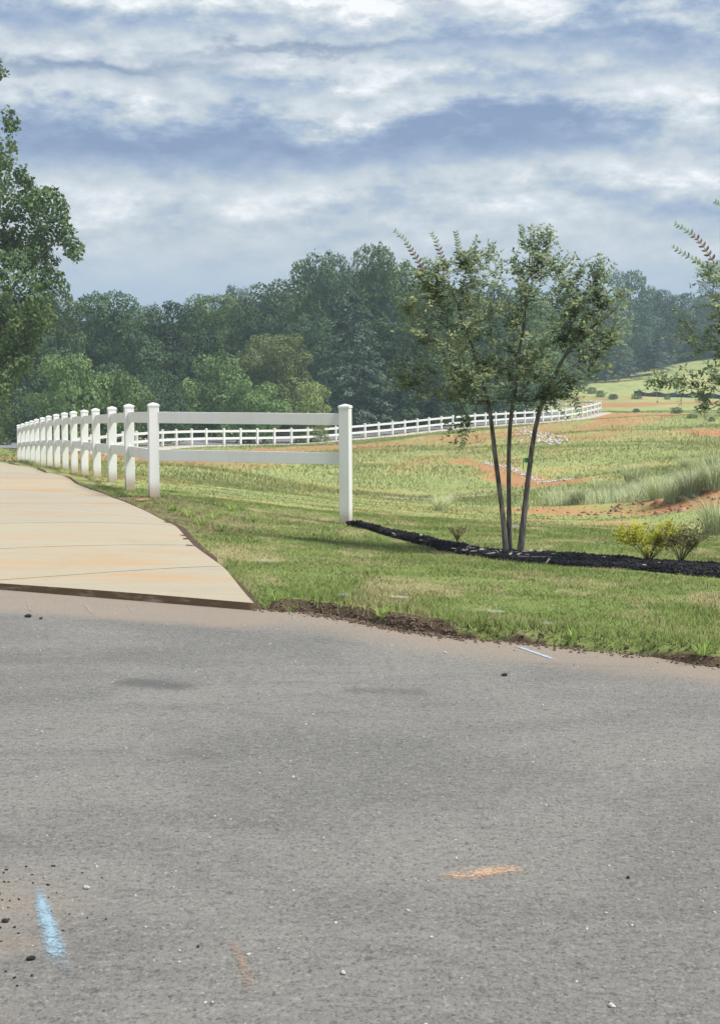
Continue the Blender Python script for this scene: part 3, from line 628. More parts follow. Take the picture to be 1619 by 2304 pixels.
def chips(name, P, size, m, seed, elong=2.5, label=None, cat=None, kind='stuff', flat=.45):
    r = np.random.default_rng(seed); n = len(P); base = np.array([(-1, -1, -1), (1, -1, -1), (1, 1, -1), (-1, 1, -1), (-1, -1, 1), (1, -1, 1), (1, 1, 1), (-1, 1, 1)], float)
    fc = np.array([(0, 3, 2, 1), (4, 5, 6, 7), (0, 1, 5, 4), (1, 2, 6, 5), (2, 3, 7, 6), (3, 0, 4, 7)])
    size = np.broadcast_to(size, (n,)); sc = np.c_[size*elong*(.5+r.random(n)), size*(.5+r.random(n)), size*flat*(.5+r.random(n))]/2
    v = base[None]*sc[:, None]*(1+.35*(r.random((n, 8, 3))-.5)); a = r.uniform(0, 6.283, n); tl = r.normal(0, .35, n)
    ca, sa, ct, st = np.cos(a), np.sin(a), np.cos(tl), np.sin(tl); x = v[..., 0]*ct[:, None]-v[..., 2]*st[:, None]; z = v[..., 0]*st[:, None]+v[..., 2]*ct[:, None]; yv = v[..., 1]
    V = np.stack([x*ca[:, None]-yv*sa[:, None]+P[:, :1], x*sa[:, None]+yv*ca[:, None]+P[:, 1:2], z+P[:, 2:3]], -1).reshape(-1, 3)
    Fq = (fc[None]+8*np.arange(n)[:, None, None]).reshape(-1, 4)
    return tag(link(name, npmesh(name, V, Fq), m=m), label, cat, kind=kind)
r = np.random.default_rng(5); n = 22000; ii = r.integers(0, K-1, n); jj = r.integers(0, 259, n); fa, fb_ = r.random(n)[:, None], r.random(n)[:, None]
P = MUV[ii, jj]*(1-fa)*(1-fb_)+MUV[ii+1, jj]*fa*(1-fb_)+MUV[ii, jj+1]*(1-fa)*fb_+MUV[ii+1, jj+1]*fa*fb_; P[:, 2] += .004+.012*r.random(n)
chips('mulch_chips', P, .016, M['chip_dark'], 6, label='loose black bark mulch chips', cat='mulch')
bx_, by_, bz__ = G(1180, 1250)
sel = (np.hypot(P[:, 0]-1.45, P[:, 1]-15.2) < .6) & (r.random(n) < .012); sel |= (r.random(n) < .0008)
Pp = P[sel].copy(); Pp[:, 2] += .012; chips('pale_wood_chips', Pp, .022, M['chip_pale'], 8, label='pale wood chips scattered in the mulch around the crape myrtle', cat='wood chips')
# crumbling soil along the road edge
n = 2400; x = r.uniform(-.75, 3.2, n); d = np.abs(r.normal(0, .06, n)); y = edge(x)+.03+d-.08*(r.random(n) < .18)
red = ((x > -.35) & (x < .62)); keep = (r.random(n) < np.where(red, 1, .22)); x, y = x[keep], y[keep]
P = np.c_[x, y, np.maximum(ground_z(x, y), 0)+.004]; chips('soil_crumbs', P, .010, M['clod'], 9, 1.4, label='crumbled red brown soil at the lawn edge', cat='soil', flat=.8)
# road grit
n = 900; x = r.uniform(-3.5, 3.5, n); y = r.uniform(3.2, 10.5, n); k = (y < edge(x)-.03); x, y = x[k], y[k]
P = np.c_[x, y, 0*x+.001]; chips('road_grit', P, .006, M['asphalt_stone'], 10, 1.3, label='pale grit scattered on the asphalt', cat='grit', flat=.6)
n = 220; x = r.normal(-1.18, .16, n); y = r.uniform(3.7, 5.0, n); x2 = r.uniform(-.5, 3, n); y2 = edge(x2)-np.abs(r.normal(0, .12, n))+.1
P = np.c_[np.r_[x, x2], np.r_[y, y2], np.zeros(2*n)+.002]; chips('dark_grit', P, .0048, M['dark_stone'], 11, 1.4, label='dark grit in the dusty left corner and along the road edge', cat='grit', flat=.6)
# single stones
import bmesh
def stone_mesh(seed, s=1.0):
    rr = random.Random(seed); bm = bmesh.new(); bmesh.ops.create_icosphere(bm, subdivisions=2, radius=1)
    for v in bm.verts: v.co *= .75+.5*rr.random() if rr.random() < .35 else 1
    for v in bm.verts: v.co.z *= .6; v.co.y *= .75
    me = bpy.data.meshes.new('stone'); bm.to_mesh(me); bm.free(); return me
SM = [stone_mesh(i) for i in range(5)]
stones = [(64, 1389, .022, 'dark_stone', 'round black stone on the road near the left edge below the path'), (93, 1393, .014, 'dark_stone', 'small dark pebble right of the round black stone'), (195, 2000, .011, 'asphalt_stone', 'white pebble right of the top of the blue paint line'),
          (560, 2150, .007, 'asphalt_stone', 'white pebble on the faded rust paint streak'), (772, 2192, .009, 'asphalt_stone', 'pale pebble at the bottom centre of the road'), (1134, 1521, .016, 'dark_stone', 'black pebble below the pale blue dash'),
          (1412, 1976, .008, 'dark_stone', 'small black pebble right of the orange paint patch'), (1362, 2056, .006, 'asphalt_stone', 'white pebble, left one of the close pair at lower right'), (1421, 2084, .006, 'asphalt_stone', 'white pebble, right one of the close pair at lower right'),
          (1375, 2266, .010, 'asphalt_stone', 'pale flat stone at the bottom edge on the right'), (70, 2160, .012, 'dark_stone', 'dark sliver left of the foot of the blue paint line'), (446, 2131, .006, 'dark_stone', 'tiny dark pebble left of the faded rust streak'),
          (12, 2075, .011, 'dark_stone', 'dark pebble at the left edge beside the blue paint line'), (1180, 1560, .008, 'asphalt_stone', 'tiny pale pebble in the upper right of the asphalt'), (1001, 1470, .010, 'asphalt_stone', 'pale pebble close to the soil edge left of the pale blue dash')]
for i, (px, py, s, mm, lb) in enumerate(stones):
    me = SM[i % 5].copy(); o = link('pebble', me, m=M[mm]); x, y = R0(px, py); o.location = (x, y, s*.45); o.scale = (s*1.1, s, s); o.rotation_euler = (0, 0, i*1.3); tag(o, lb, 'pebble', 'loose stones on the road')
# ------------------------------------------------------------------ paint marks
def mark(pts, m, label, z=.004, name='paint_mark', ground=False, seg=14):
    """pts: (px, py, half width px)"""
    L = []
    for px, py, hw_ in pts:
        g = G(px, py) if ground else (*R0(px, py), 0); L.append((g[0], g[1], hw_*g[1]/F))
    L = smooth_line(L, 30); t_ = np.gradient(L[:, :2], axis=0); t_ /= np.linalg.norm(t_, axis=1)[:, None]; N_ = np.c_[-t_[:, 1], t_[:, 0]]
    V = []; core = []; ks = np.linspace(-1, 1, 9)
    for k in ks:
        V.append(L[:, :2]+N_*L[:, 2:3]*k*1.9); e = np.minimum(np.linspace(0, 4, 30), np.linspace(4, 0, 30)); core.append(np.clip(1.15*(1-abs(k)**1.2), 0, 1)*np.clip(e, 0, 1))
    V = np.vstack(V); z_ = (ground_z(V[:, 0], V[:, 1])+.032) if ground else np.full(len(V), z); idx = np.arange(9*30).reshape(9, 30)
    Fq = np.stack([idx[:-1, :-1], idx[1:, :-1], idx[1:, 1:], idx[:-1, 1:]], -1).reshape(-1, 4)
    return tag(link(name, npmesh(name, np.c_[V, z_], Fq, True, dict(core=np.concatenate(core))), m=M[m]), label, 'paint mark')
mark([(88, 1985, 12), (97, 2050, 14), (118, 2110, 18), (138, 2195, 24)], 'paint_blue', 'light blue sprayed line on the asphalt at lower left')
mark([(1155, 1453, 4), (1205, 1470, 4), (1252, 1487, 4)], 'paint_paleblue', 'short pale blue dash at the dusty road edge')
mark([(960, 1980, 18), (1080, 1966, 34), (1210, 1948, 24)], 'paint_orange', 'blurred orange sprayed patch on the asphalt')
mark([(505, 2090, 10), (545, 2160, 14), (575, 2260, 26)], 'paint_rust', 'faded rust coloured streak on the asphalt at lower centre')
mark([(62, 1352, 3), (70, 1380, 3)], 'scrape', 'leftmost pale scrape on the asphalt below the path'); mark([(185, 1355, 3), (215, 1388, 4)], 'scrape', 'longest pale scrape on the asphalt below the path'); mark([(285, 1360, 2), (300, 1382, 2)], 'scrape', 'third pale scrape from the left below the path')
for px, py, w_, lb in [(590, 1268, 26, 'faint chalky white spot in the lawn right of the path'), (775, 1346, 18, 'chalky spray spot in the lawn above the red soil edge'), (895, 1352, 34, 'wide chalky spray spot in the lawn above the red soil edge'), (1110, 1384, 32, 'bluish chalky spot near the lawn edge in the middle'), (1228, 1412, 18, 'small chalky spot in the lawn above the pale blue dash')]:
    mark([(px-w_, py, 18), (px, py+1, 34), (px+w_, py, 18)], 'paint_white', lb, ground=True)
mark([(312, 1128, 12), (321, 1129, 15), (330, 1130, 12)], 'paint_red', 'small coral red sprayed spot beside the path near the corner post', ground=True)
# ------------------------------------------------------------------ riprap
def rocks_along(a, b, n, wd, size, seed, label):
    r = np.random.default_rng(seed); A = np.array(G(*a)); B = np.array(G(*b)); t_ = r.random(n); P = A+(B-A)*t_[:, None]; P[:, :2] += r.normal(0, wd, (n, 2))
    P[:, 2] = ground_z(P[:, 0], P[:, 1])+size*.25; return chips('riprap', P, size, M['rock'], seed, 1.25, label, 'rocks', flat=.8)
rocks_along((1085, 1040), (1275, 1081), 230, .14, .05, 20, 'line of white rocks down the red gully behind the trunks')
rocks_along((1178, 962), (1245, 1000), 150, .4, .10, 21, 'pale riprap rocks spilling from the far fence')
rocks_along((760, 1180), (760, 1184), 0+6, .1, .02, 22, 'few pale pebbles near the foot of the end post')
# ------------------------------------------------------------------ silt fence + debris
for (a_, b_, n_c, sd_) in [((1235, 1150), (1480, 1150), 50, 24), ((1400, 1142), (1640, 1122), 150, 25)]:
    r = np.random.default_rng(sd_); A = np.array(G(*a_)); B = np.array(G(*b_)); t_ = r.random(n_c); P = A+(B-A)*t_[:, None]; P[:, :2] += r.normal(0, .55, (n_c, 2)); P[:, 2] = ground_z(P[:, 0], P[:, 1])+.01
    chips('soil_clods', P, .07*(.25+1.1*r.random(n_c)**4), M['redclod'], sd_, 1.5, 'broken clods of red soil on the scarp', 'soil', flat=.7)
sf = empty('silt_fence', G(1450, 893)); tag(sf, 'low black silt fence across the far red clearing on the right', 'silt fence')
SP = [np.array(G(px, py)) for px, py in [(1425, 890), (1470, 893), (1530, 894), (1590, 896), (1650, 899), (1720, 903)]]; SP = smooth_line(SP, 40); SP[:, 2] = ground_z(SP[:, 0], SP[:, 1]); o0 = np.array(sf.location)
V = np.vstack([SP-o0, SP-o0+np.array((0, 0, .6))+np.c_[0*SP[:, 0], 0*SP[:, 0], .12*np.sin(np.arange(40)*1.3)]]); V = np.vstack([V, V+np.array((0, .03, 0))]); i = np.arange(39)
Fq = np.vstack([np.c_[i, i+1, i+41, i+40], np.c_[i+80, i+120, i+121, i+81], np.c_[i+40, i+41, i+121, i+120]]); link('fabric', npmesh('fabric', V, Fq), sf, M['silt_fabric'])
st_ = box_mesh(.05, .05, .95, .004); st_.materials.append(M['wood'])
for k in range(0, 40, 3): o = link('stake', st_, sf); o.location = SP[k]-o0+np.array((0, -.06, 0))
def tube(P, R, sides=6):
    P = np.asarray(P, float); n = len(P); R = np.broadcast_to(R, (n,)); T_ = np.gradient(P, axis=0); T_ /= np.linalg.norm(T_, axis=1)[:, None]+1e-9
    up = np.array((.13, .97, .2)); A = np.cross(T_, up); A /= np.linalg.norm(A, axis=1)[:, None]+1e-9; B = np.cross(T_, A); th = np.arange(sides)*2*np.pi/sides
    V = (P[:, None]+R[:, None, None]*(A[:, None]*np.cos(th)[None, :, None]+B[:, None]*np.sin(th)[None, :, None])).reshape(-1, 3)
    i, j = np.meshgrid(np.arange(n-1), np.arange(sides), indexing='ij'); i = i.ravel(); j = j.ravel(); k = (j+1) % sides
    return V, np.c_[i*sides+j, i*sides+k, (i+1)*sides+k, (i+1)*sides+j]
def tubes_mesh(L, name='branches'):
    Vs = []; Fs = []; o = 0
    for P, R, s in L: v, f = tube(P, R, s); Vs.append(v); Fs.append(f+o); o += len(v)
    return npmesh(name, np.vstack(Vs), np.vstack(Fs), True)
a, b = np.array(G(1372, 1152)), np.array(G(1430, 1122)); a[2] += .03; b[2] += .12
tag(link('fallen_branch', tubes_mesh([(np.array([a, (a+b)/2+(0, 0, .05), b]), [.02, .016, .009], 6)]), m=M['wood']), 'pale fallen branch lying on the red scarp', 'branch')
hp = [G(1165, 1263), G(1250, 1266), G(1340, 1272), G(1395, 1273), G(1470, 1279)]; hp = smooth_line(hp, 24); hp[:, 2] = ground_z(hp[:, 0], hp[:, 1], False)+.045
tag(link('drip_hose', tubes_mesh([(hp, .009, 8)]), m=M['hose']), 'grey irrigation hose lying along the front of the mulch', 'hose')
g = G(1158, 1212); sg = empty('marker_board', g); tag(sg, 'little pale board on a stake behind the crape myrtle trunks', 'marker'); bm_ = box_mesh(.07, .012, .03, .002, .12); o = link('board', bm_, sg, M['board']); s_ = box_mesh(.012, .012, .125, .001); link('stake', s_, sg, M['wood']).location = (0, .0125, 0)
g = G(960, 1262)
# ------------------------------------------------------------------ leaf clouds
def leafcloud(P, Nn, size, seed, aspect=.6, jitter=.7, D=None):
    r = np.random.default_rng(seed); n = len(P); size = np.broadcast_to(size, (n,))
    Nn = Nn+r.normal(0, jitter, (n, 3)); Nn /= np.linalg.norm(Nn, axis=1)[:, None]+1e-9
    if D is None: D = r.normal(0, 1, (n, 3))
    D = D-(D*Nn).sum(1)[:, None]*Nn; D /= np.linalg.norm(D, axis=1)[:, None]+1e-9; S_ = np.cross(Nn, D); s = size[:, None]
    V = np.stack([P, P+D*s*.5+S_*s*aspect*.5-Nn*s*.06, P+D*s, P+D*s*.5-S_*s*aspect*.5-Nn*s*.06], 1)
    return V.reshape(-1, 3), np.arange(4*n).reshape(n, 4)
def lobes_points(lobes, dens, seed, shell=.22):
    """lobes: (cx,cy,cz,rx,ry,rz); returns points on the outer shells"""
    r = np.random.default_rng(seed); Ps = []; Ns = []; L = np.array(lobes)
    for c in L:
        A = 4*np.pi*((c[3]*c[4]+c[3]*c[5]+c[4]*c[5])/3); n = max(8, int(A*dens)); d = r.normal(0, 1, (n, 3)); d /= np.linalg.norm(d, axis=1)[:, None]
        k = 1-shell*np.abs(r.normal(0, .7, n)); bump = 1+.22*(vnoise(d[:, 0]*2.3+c[0]*3+9, d[:, 1]*2.3+d[:, 2]*2.9+c[2]*3, seed)-.5)
        P = c[:3]+d*c[3:]*(k*bump)[:, None]; N_ = d/c[3:]; N_ /= np.linalg.norm(N_, axis=1)[:, None]
        ins = np.zeros(n, bool)
        for q in L:
            if q is c: continue
            if abs(q-c).max() < 1e-9: continue
            ins |= (((P-q[:3])/q[3:])**2).sum(1) < .62
        Ps.append(P[~ins]); Ns.append(N_[~ins])
    return np.vstack(Ps), np.vstack(Ns)
def broad_proto(h, w, seed, low=.12, nl=26, leaf=.2, dens=30, topheavy=0., ragged=.2):
    rr = random.Random(seed); lobes = []; nl = int(nl*.8)
    for i in range(nl):
        z = low*h+(h*(1-low))*(i+.5)/nl; t_ = (z-low*h)/(h*(1-low)); prof = math.sin(math.pi*min(.97, .16+.78*t_**(1.0+topheavy)))**.6
        a = i*2.4+rr.random(); R = w/2*prof*(.35+.62*rr.random()); s = w*(.11+.10*rr.random())*(.75+.4*prof)
        lobes.append((R*math.cos(a), R*math.sin(a), min(z, h-s*.6), s*(1+rr.random()*ragged), s*(1+rr.random()*ragged), s*(.62+.25*rr.random())))
    lobes.append((0, 0, h*.5, w*.25, w*.25, h*.32))
    for i in range(int(nl*1.3)):   # small outlying tufts
        c = rr.choice(lobes); a = rr.random()*6.283; e = rr.uniform(-.3, 1.2); s = w*.05*(1+rr.random()); lobes.append((c[0]+c[3]*math.cos(a)*math.cos(e), c[1]+c[4]*math.sin(a)*math.cos(e), min(h*1.03, c[2]+c[5]*math.sin(e)), s, s, s*.8))
    P, N_ = lobes_points(lobes, dens, seed); r = np.random.default_rng(seed)
    V, Fq = leafcloud(P, N_, leaf*(.6+.8*r.random(len(P))), seed, .75, .5)
    return npmesh('crown', V, Fq)
def conifer_proto(h, w, seed, leaf=.2, n=6500, low=.08):
    r = np.random.default_rng(seed); V = []; P = []; D = []
    for b in range(150):
        t_ = (b/150)**.85; z = h*(low+(1-low)*t_); L = w/2*(1-t_)**.75*(.75+.5*r.random())+.1; a = r.uniform(0, 6.283); k = int(n/150*(.5+1.4*(1-t_)))+8; u = r.random(k)**.6
        x = np.cos(a)*L*u; y = np.sin(a)*L*u; zz = z+.12*L*u-.28*L*u*u; off = r.normal(0, .16, (k, 3))*(.3+L*.42*(1-.4*u))[:, None]; off[:, 2] *= .5; off[:, 2] -= .06*r.random(k)
        P.append(np.c_[x, y, zz]+off); D.append(np.c_[np.cos(a)+r.normal(0, .35, k), np.sin(a)+r.normal(0, .35, k), r.normal(-.5, .3, k)])
    P = np.vstack(P); D = np.vstack(D); N_ = np.c_[P[:, 0]*.3, P[:, 1]*.3, np.ones(len(P))]; V, Fq = leafcloud(P, N_, leaf*(.6+.8*r.random(len(P))), seed, .5, .6, D); return npmesh('crown', V, Fq)
def pine_proto(h, w, seed, leaf=.2):
    rr = random.Random(seed); lobes = []
    for i in range(16):
        t_ = i/15; z = h*(.5+.48*t_); a = i*2.4; R = w/2*(1-.7*t_)*(.5+.5*rr.random()); s = w*.13*(1.2-.5*t_); lobes.append((R*math.cos(a), R*math.sin(a), z, s*1.4, s*1.4, s*.5))
    P, N_ = lobes_points(lobes, 42, seed); V, Fq = leafcloud(P, N_, leaf, seed, .3); return npmesh('crown', V, Fq)
def trunk_proto(h, r0, seed, forks=4, reach=.25):
    rr = random.Random(seed); L = []; top = (rr.uniform(-.3, .3), rr.uniform(-.3, .3), h*.8)
    P = np.array([(0, 0, -.4), (top[0]*.3, top[1]*.3, h*.3), (top[0]*.7, top[1]*.7, h*.55), top]); L.append((smooth_line(P, 10), np.linspace(r0, r0*.25, 10), 8))
    for i in range(forks):
        z = h*(.3+.45*i/forks); a = i*2.4+rr.random(); k = h*reach*(.6+.6*rr.random()); P = np.array([(0, 0, z), (math.cos(a)*k*.5, math.sin(a)*k*.5, z+k*.35), (math.cos(a)*k, math.sin(a)*k, z+k*.8)]); L.append((smooth_line(P, 6), np.linspace(r0*.45, r0*.12, 6), 6))
    return tubes_mesh(L, 'trunk')
PB = [broad_proto(10, 7, 100, nl=30), broad_proto(10, 6, 101, nl=26, topheavy=.3), broad_proto(10, 8, 102, nl=34), broad_proto(10, 6.5, 103, low=.05, nl=28, ragged=.5), broad_proto(10, 5.2, 104, nl=24, topheavy=.5), broad_proto(10, 9, 105, low=.05, nl=38, dens=26)]
PBW = [7, 6, 8, 6.5, 5.2, 9]
PS = [broad_proto(4, 4.6, 110, low=.02, nl=22, leaf=.16, dens=48), broad_proto(4, 4.2, 111, low=.02, nl=20, leaf=.18, dens=44, ragged=.6), broad_proto(4, 5.5, 112, low=.02, nl=24, leaf=.15, dens=46)]
PSW = [4.6, 4.2, 5.5]
PC = [conifer_proto(10, 6, 120), conifer_proto(10, 5, 121)]; PCW = [6, 5]
PP = [pine_proto(10, 5, 130), pine_proto(10, 4.5, 131)]; PPW = [5, 4.5]
TR = [trunk_proto(10, .17, s) for s in range(3)]
for me in TR: me.materials.append(M['bark'])
CR = {}
def crown_mesh(me, mm):
    k = (me.name, mm)
    if k not in CR: c = me.copy(); c.materials.clear(); c.materials.append(M[mm]); CR[k] = c
    return CR[k]
tn = [0]
def wood_tree(px, top, wpx, D, kind, mm, label, base=None, group='woodland trees behind the far fence', name='woodland_tree', cat='tree'):
    i = tn[0]; tn[0] += 1
    x = W(px, 900, D)[0]; z = float(ground_z(x, D, False)[0]); ztop = W(px, top, D)[2]; H = ztop-z
    pr, pw, h0 = {'b': (PB, PBW, 10), 's': (PS, PSW, 4), 'c': (PC, PCW, 10), 'p': (PP, PPW, 10)}[kind]
    k = i % len(pr); sx = wpx*D/F/pw[k]
    e = empty(name, (x, D, z-.05), i*1.9); tag(e, label, cat, group)
    c = link('crown', crown_mesh(pr[k], mm), e); c.scale = (sx, sx, H/h0/1.0)
    if kind != 's' or True:
        t_ = link('trunk', TR[i % 3], e); q = H/10; t_.scale = (q*.9, q*.9, q)
    return e
GW = 'wooded background trees'
back = 'distant broadleaf tree in the continuous dark canopy behind the front row'
# hand-placed front row (px, top, width px, distance, kind, material, label)
rows = [
 (255, 660, 190, 122, 'b', 'dark', 'dark rounded tree rising just right of the big tree at the left edge'),
 (395, 678, 160, 126, 'b', 'dark', 'dark blue green tree second from the left on the skyline'),
 (480, 668, 170, 134, 'b', 'mid', 'mid green tree left of centre on the skyline'),
 (130, 650, 150, 118, 'b', 'mid', 'tree half hidden behind the right side of the big left tree'),
 (40, 690, 200, 112, 'b', 'dark', 'dark tree behind the lower crown of the big left tree'),
 (330, 690, 120, 140, 'b', 'mid', 'pale tree in the skyline dip between two dark ones'),
 (150, 800, 170, 92, 's', 'light', 'bright green rounded small tree above the left end of the near fence'),
 (255, 835, 150, 94, 's', 'mid', 'small green tree behind the middle posts of the near fence'),
 (350, 845, 140, 100, 's', 'dark', 'dark low tree behind the corner post'),
 (560, 700, 110, 124, 'b', 'dark', 'greyish dark round crown left of centre'),
 (605, 633, 150, 160, 'b', 'mid', 'hazy domed crown on the skyline left of the tall group'),
 (540, 650, 90, 165, 'b', 'dark', 'small hazy crown left of the domed one on the skyline'),
 (490, 800, 170, 112, 's', 'mid', 'green bushy tree above the middle of the near top rail'),
 (560, 855, 130, 106, 's', 'light', 'low light green bush above the middle of the near top rail'),
 (625, 755, 180, 116, 'b', 'yellow', 'yellowish green tree right of centre behind the near fence'),
 (700, 860, 120, 108, 's', 'yellow', 'low yellow green bush behind the end post'),
 (690, 590, 130, 138, 'b', 'mid', 'left part of the tall group with an open ragged top'),
 (745, 576, 150, 134, 'b', 'dark', 'tall dark tree in the central group'),
 (835, 556, 130, 138, 'b', 'mid', 'tallest tree of the central group'),
 (905, 590, 150, 136, 'b', 'mid', 'tall tree right of the tallest one, left of the crape myrtle crown'),
 (790, 655, 230, 120, 'c', 'cedar', 'broad blue grey cedar in front of the tall central group'),
 (700, 720, 130, 126, 'b', 'dark', 'dark tree at the left foot of the cedar'),
 (900, 720, 170, 124, 'b', 'dark', 'dark tree at the right foot of the cedar'),
 (960, 640, 150, 132, 'b', 'mid', 'tree behind the left side of the crape myrtle crown'),
 (1020, 650, 150, 140, 'b', 'mid', 'grey green tree behind the left half of the crape myrtle'),
 (1090, 640, 160, 146, 'b', 'dark', 'dark tree behind the centre of the crape myrtle'),
 (1170, 650, 160, 160, 'b', 'mid', 'tree behind the right half of the crape myrtle'),
 (1000, 800, 170, 128, 's', 'dark', 'low dark bush behind the crape myrtle trunks'),
 (1245, 690, 150, 190, 'b', 'mid', 'hazy tree right of centre behind the crape myrtle crown'),
 (1300, 650, 130, 250, 'b', 'dark', 'far dark tree where the wood meets the green hillside'),
 (1412, 612, 110, 262, 'b', 'dark', 'far domed tree standing above the right skyline'),
 (1360, 665, 110, 255, 'b', 'mid', 'far tree left of the domed one on the right'),
 (1465, 655, 110, 275, 'b', 'dark', 'far tree right of the domed one on the right'),
 (1530, 668, 120, 285, 'b', 'dark', 'far dark tree left of the pine on the right skyline'),
 (1600, 585, 90, 290, 'p', 'dark', 'tall layered pine at the right edge of the skyline'),
 (1590, 665, 130, 300, 'b', 'mid', 'far tree at the right edge below the pine'),
 (1390, 760, 110, 244, 'c', 'cedar', 'pale conifer at the foot of the far wood on the right'),
 (1470, 740, 100, 262, 'c', 'cedar', 'second pale conifer in the far wood on the right'),
]
for (px, top, wpx, D, k, mm, lb) in rows: wood_tree(px, top, wpx, D, k, mm, lb, group=GW)
rr = random.Random(3)
low = 'leafy undergrowth bush in the shade along the foot of the wood'
for i in range(30):   # undergrowth
    px = -60+i*42+rr.uniform(-10, 10); D = 98+max(0, px-200)*.035+rr.uniform(-3, 3)
    if px < 230: D = 80+px*.08+rr.uniform(-2, 2)
    wood_tree(px, rr.uniform(865, 905), rr.uniform(95, 150), D+8, 's', rr.choice(['mid', 'dark', 'dark', 'light']), low, group='undergrowth bushes along the wood', name='undergrowth_bush', cat='bush')
for i in range(40):   # canopy behind
    px = -160+i*36+rr.uniform(-10, 10); D = 150+max(0, px-300)*.06+rr.uniform(-8, 8)
    top = np.interp(px, [-160, 130, 260, 330, 400, 480, 560, 680, 760, 840, 950, 1050, 1200, 1300], [600, 700, 690, 715, 705, 692, 680, 640, 610, 605, 640, 670, 690, 700])+rr.uniform(0, 35)
    wood_tree(px, top, rr.uniform(150, 200), D, 'b', rr.choice(['mid', 'dark', 'dark']), back, group='canopy trees of the wood')
for i in range(26):   # far right wood
    px = 1290+(i % 13)*42+rr.uniform(-10, 10); D = 262+(i//13)*-8+max(0, px-1300)*.10; top = (700 if i < 13 else 745)+rr.uniform(-18, 25)
    if px > 1850: continue
    wood_tree(px, top, rr.uniform(90, 130), D+8, 'b', rr.choice(['mid', 'dark', 'dark']), 'far bluish tree in the wood above the green hillside', group='far wood on the hillside')
for i in range(16):
    px = -220-i*60; wood_tree(px, 690+rr.uniform(-30, 30), rr.uniform(150, 210), 128+rr.uniform(-8, 8), 'b', rr.choice(['mid', 'dark']), back, group='canopy trees of the wood')
for i in range(12):
    px = 1800+i*55; wood_tree(px, 660+rr.uniform(-20, 30), rr.uniform(110, 150), 310+rr.uniform(-6, 6), 'b', rr.choice(['mid', 'dark']), 'far bluish tree in the wood above the green hillside', group='far wood on the hillside')
# low scrub on the far clearing
for i, (px, py, sz) in enumerate([(1350, 893, 30), (1378, 899, 26), (1430, 898, 24), (1500, 899, 20), (1580, 903, 26), (1555, 942, 22), (1600, 948, 20), (1430, 928, 18), (1520, 930, 26), (1330, 886, 30)]):
    g = G(px, py); e = empty('scrub_bush', g, i); tag(e, 'small low bush in the far red clearing on the right', 'bush', 'low bushes in the red clearing')
    c = link('crown', crown_mesh(PS[i % 3], 'mid'), e); s = sz*g[1]/F/5; c.scale = (s, s, s*.6)
# verge behind far left road
r = np.random.default_rng(3)
# ------------------------------------------------------------------ big tree at the left edge
BD = 56.0
bx0, _, _ = W(-70, 900, BD); bz0 = float(ground_z(bx0, BD, False)[0])
bt = empty('oak_tree', (bx0, BD, bz0)); tag(bt, 'big dark leafy tree filling the left edge of the photo', 'tree')
BLOB = [(-90, 110, 60), (-70, 170, 62), (-20, 210, 42), (-60, 260, 80), (-10, 300, 45), (-50, 350, 75), (15, 345, 36), (35, 385, 24), (-20, 430, 80), (40, 450, 52), (95, 455, 40), (130, 470, 30), (60, 500, 50), (135, 520, 36), (160, 555, 27), (100, 545, 38), (20, 540, 75), (50, 600, 48), (110, 590, 24), (120, 632, 26), (85, 625, 30), (10, 640, 85), (50, 690, 60), (95, 690, 34), (-20, 720, 110), (50, 760, 50), (-30, 800, 95), (20, 820, 50), (-120, 500, 120), (-130, 700, 130), (-140, 300, 120), (-170, 190, 90), (-30, 870, 70), (172, 575, 14), (8, 200, 18), (2, 165, 16), (45, 372, 14)]
lobes = []; rr = random.Random(9)
for px, py, rp in BLOB:
    dy_ = rr.uniform(-1.6, 1.6)*(1 if rp > 40 else .4); x, y, z = W(px, py, BD+dy_); s = rp*BD/F; lobes.append((x-bx0, y-BD, z-bz0, s, s*1.1, s*.85))
    for k in range(5):
        a = rr.random()*6.283; q = s*(.3+.25*rr.random()); lobes.append((x-bx0+math.cos(a)*s*.8, y-BD+rr.uniform(-.8, .8)*s, z-bz0+math.sin(a)*s*.75, q, q, q*.7))
P, N_ = lobes_points(lobes, 100, 55, .5)
hole = fbm(P[:, 0]*1.6+P[:, 1]*.3+40, P[:, 2]*1.6+P[:, 1]*.5+40, 66, 3); keep = hole > .405; P, N_ = P[keep], N_[keep]
V, Fq = leafcloud(P, N_, .14*(.6+.8*np.random.default_rng(1).random(len(P))), 56, .7); link('crown', npmesh('crown', V, Fq), bt, M['oak'])
L = [(smooth_line(np.array([(0, 0, -.3), (.1, 0, 3), (-.1, .1, 7), (0, 0, 11.5)]), 14), np.linspace(.38, .08, 14), 10)]
for px, py, z0 in [(60, 500, 3.5), (140, 530, 4), (40, 450, 5), (0, 300, 7), (-10, 210, 8), (100, 620, 3), (-150, 400, 4), (-150, 600, 3), (30, 370, 6), (50, 700, 2.4)]:
    x, y, z = W(px, py, BD+rr.uniform(-1, 1)); e_ = np.array((x-bx0, y-BD, z-bz0)); s_ = np.array((0, 0, z0)); L.append((smooth_line(np.array([s_, (s_+e_)/2+(0, 0, .3), e_]), 10), np.linspace(.10, .02, 10), 6))
link('trunk', tubes_mesh(L), bt, M['bark'])
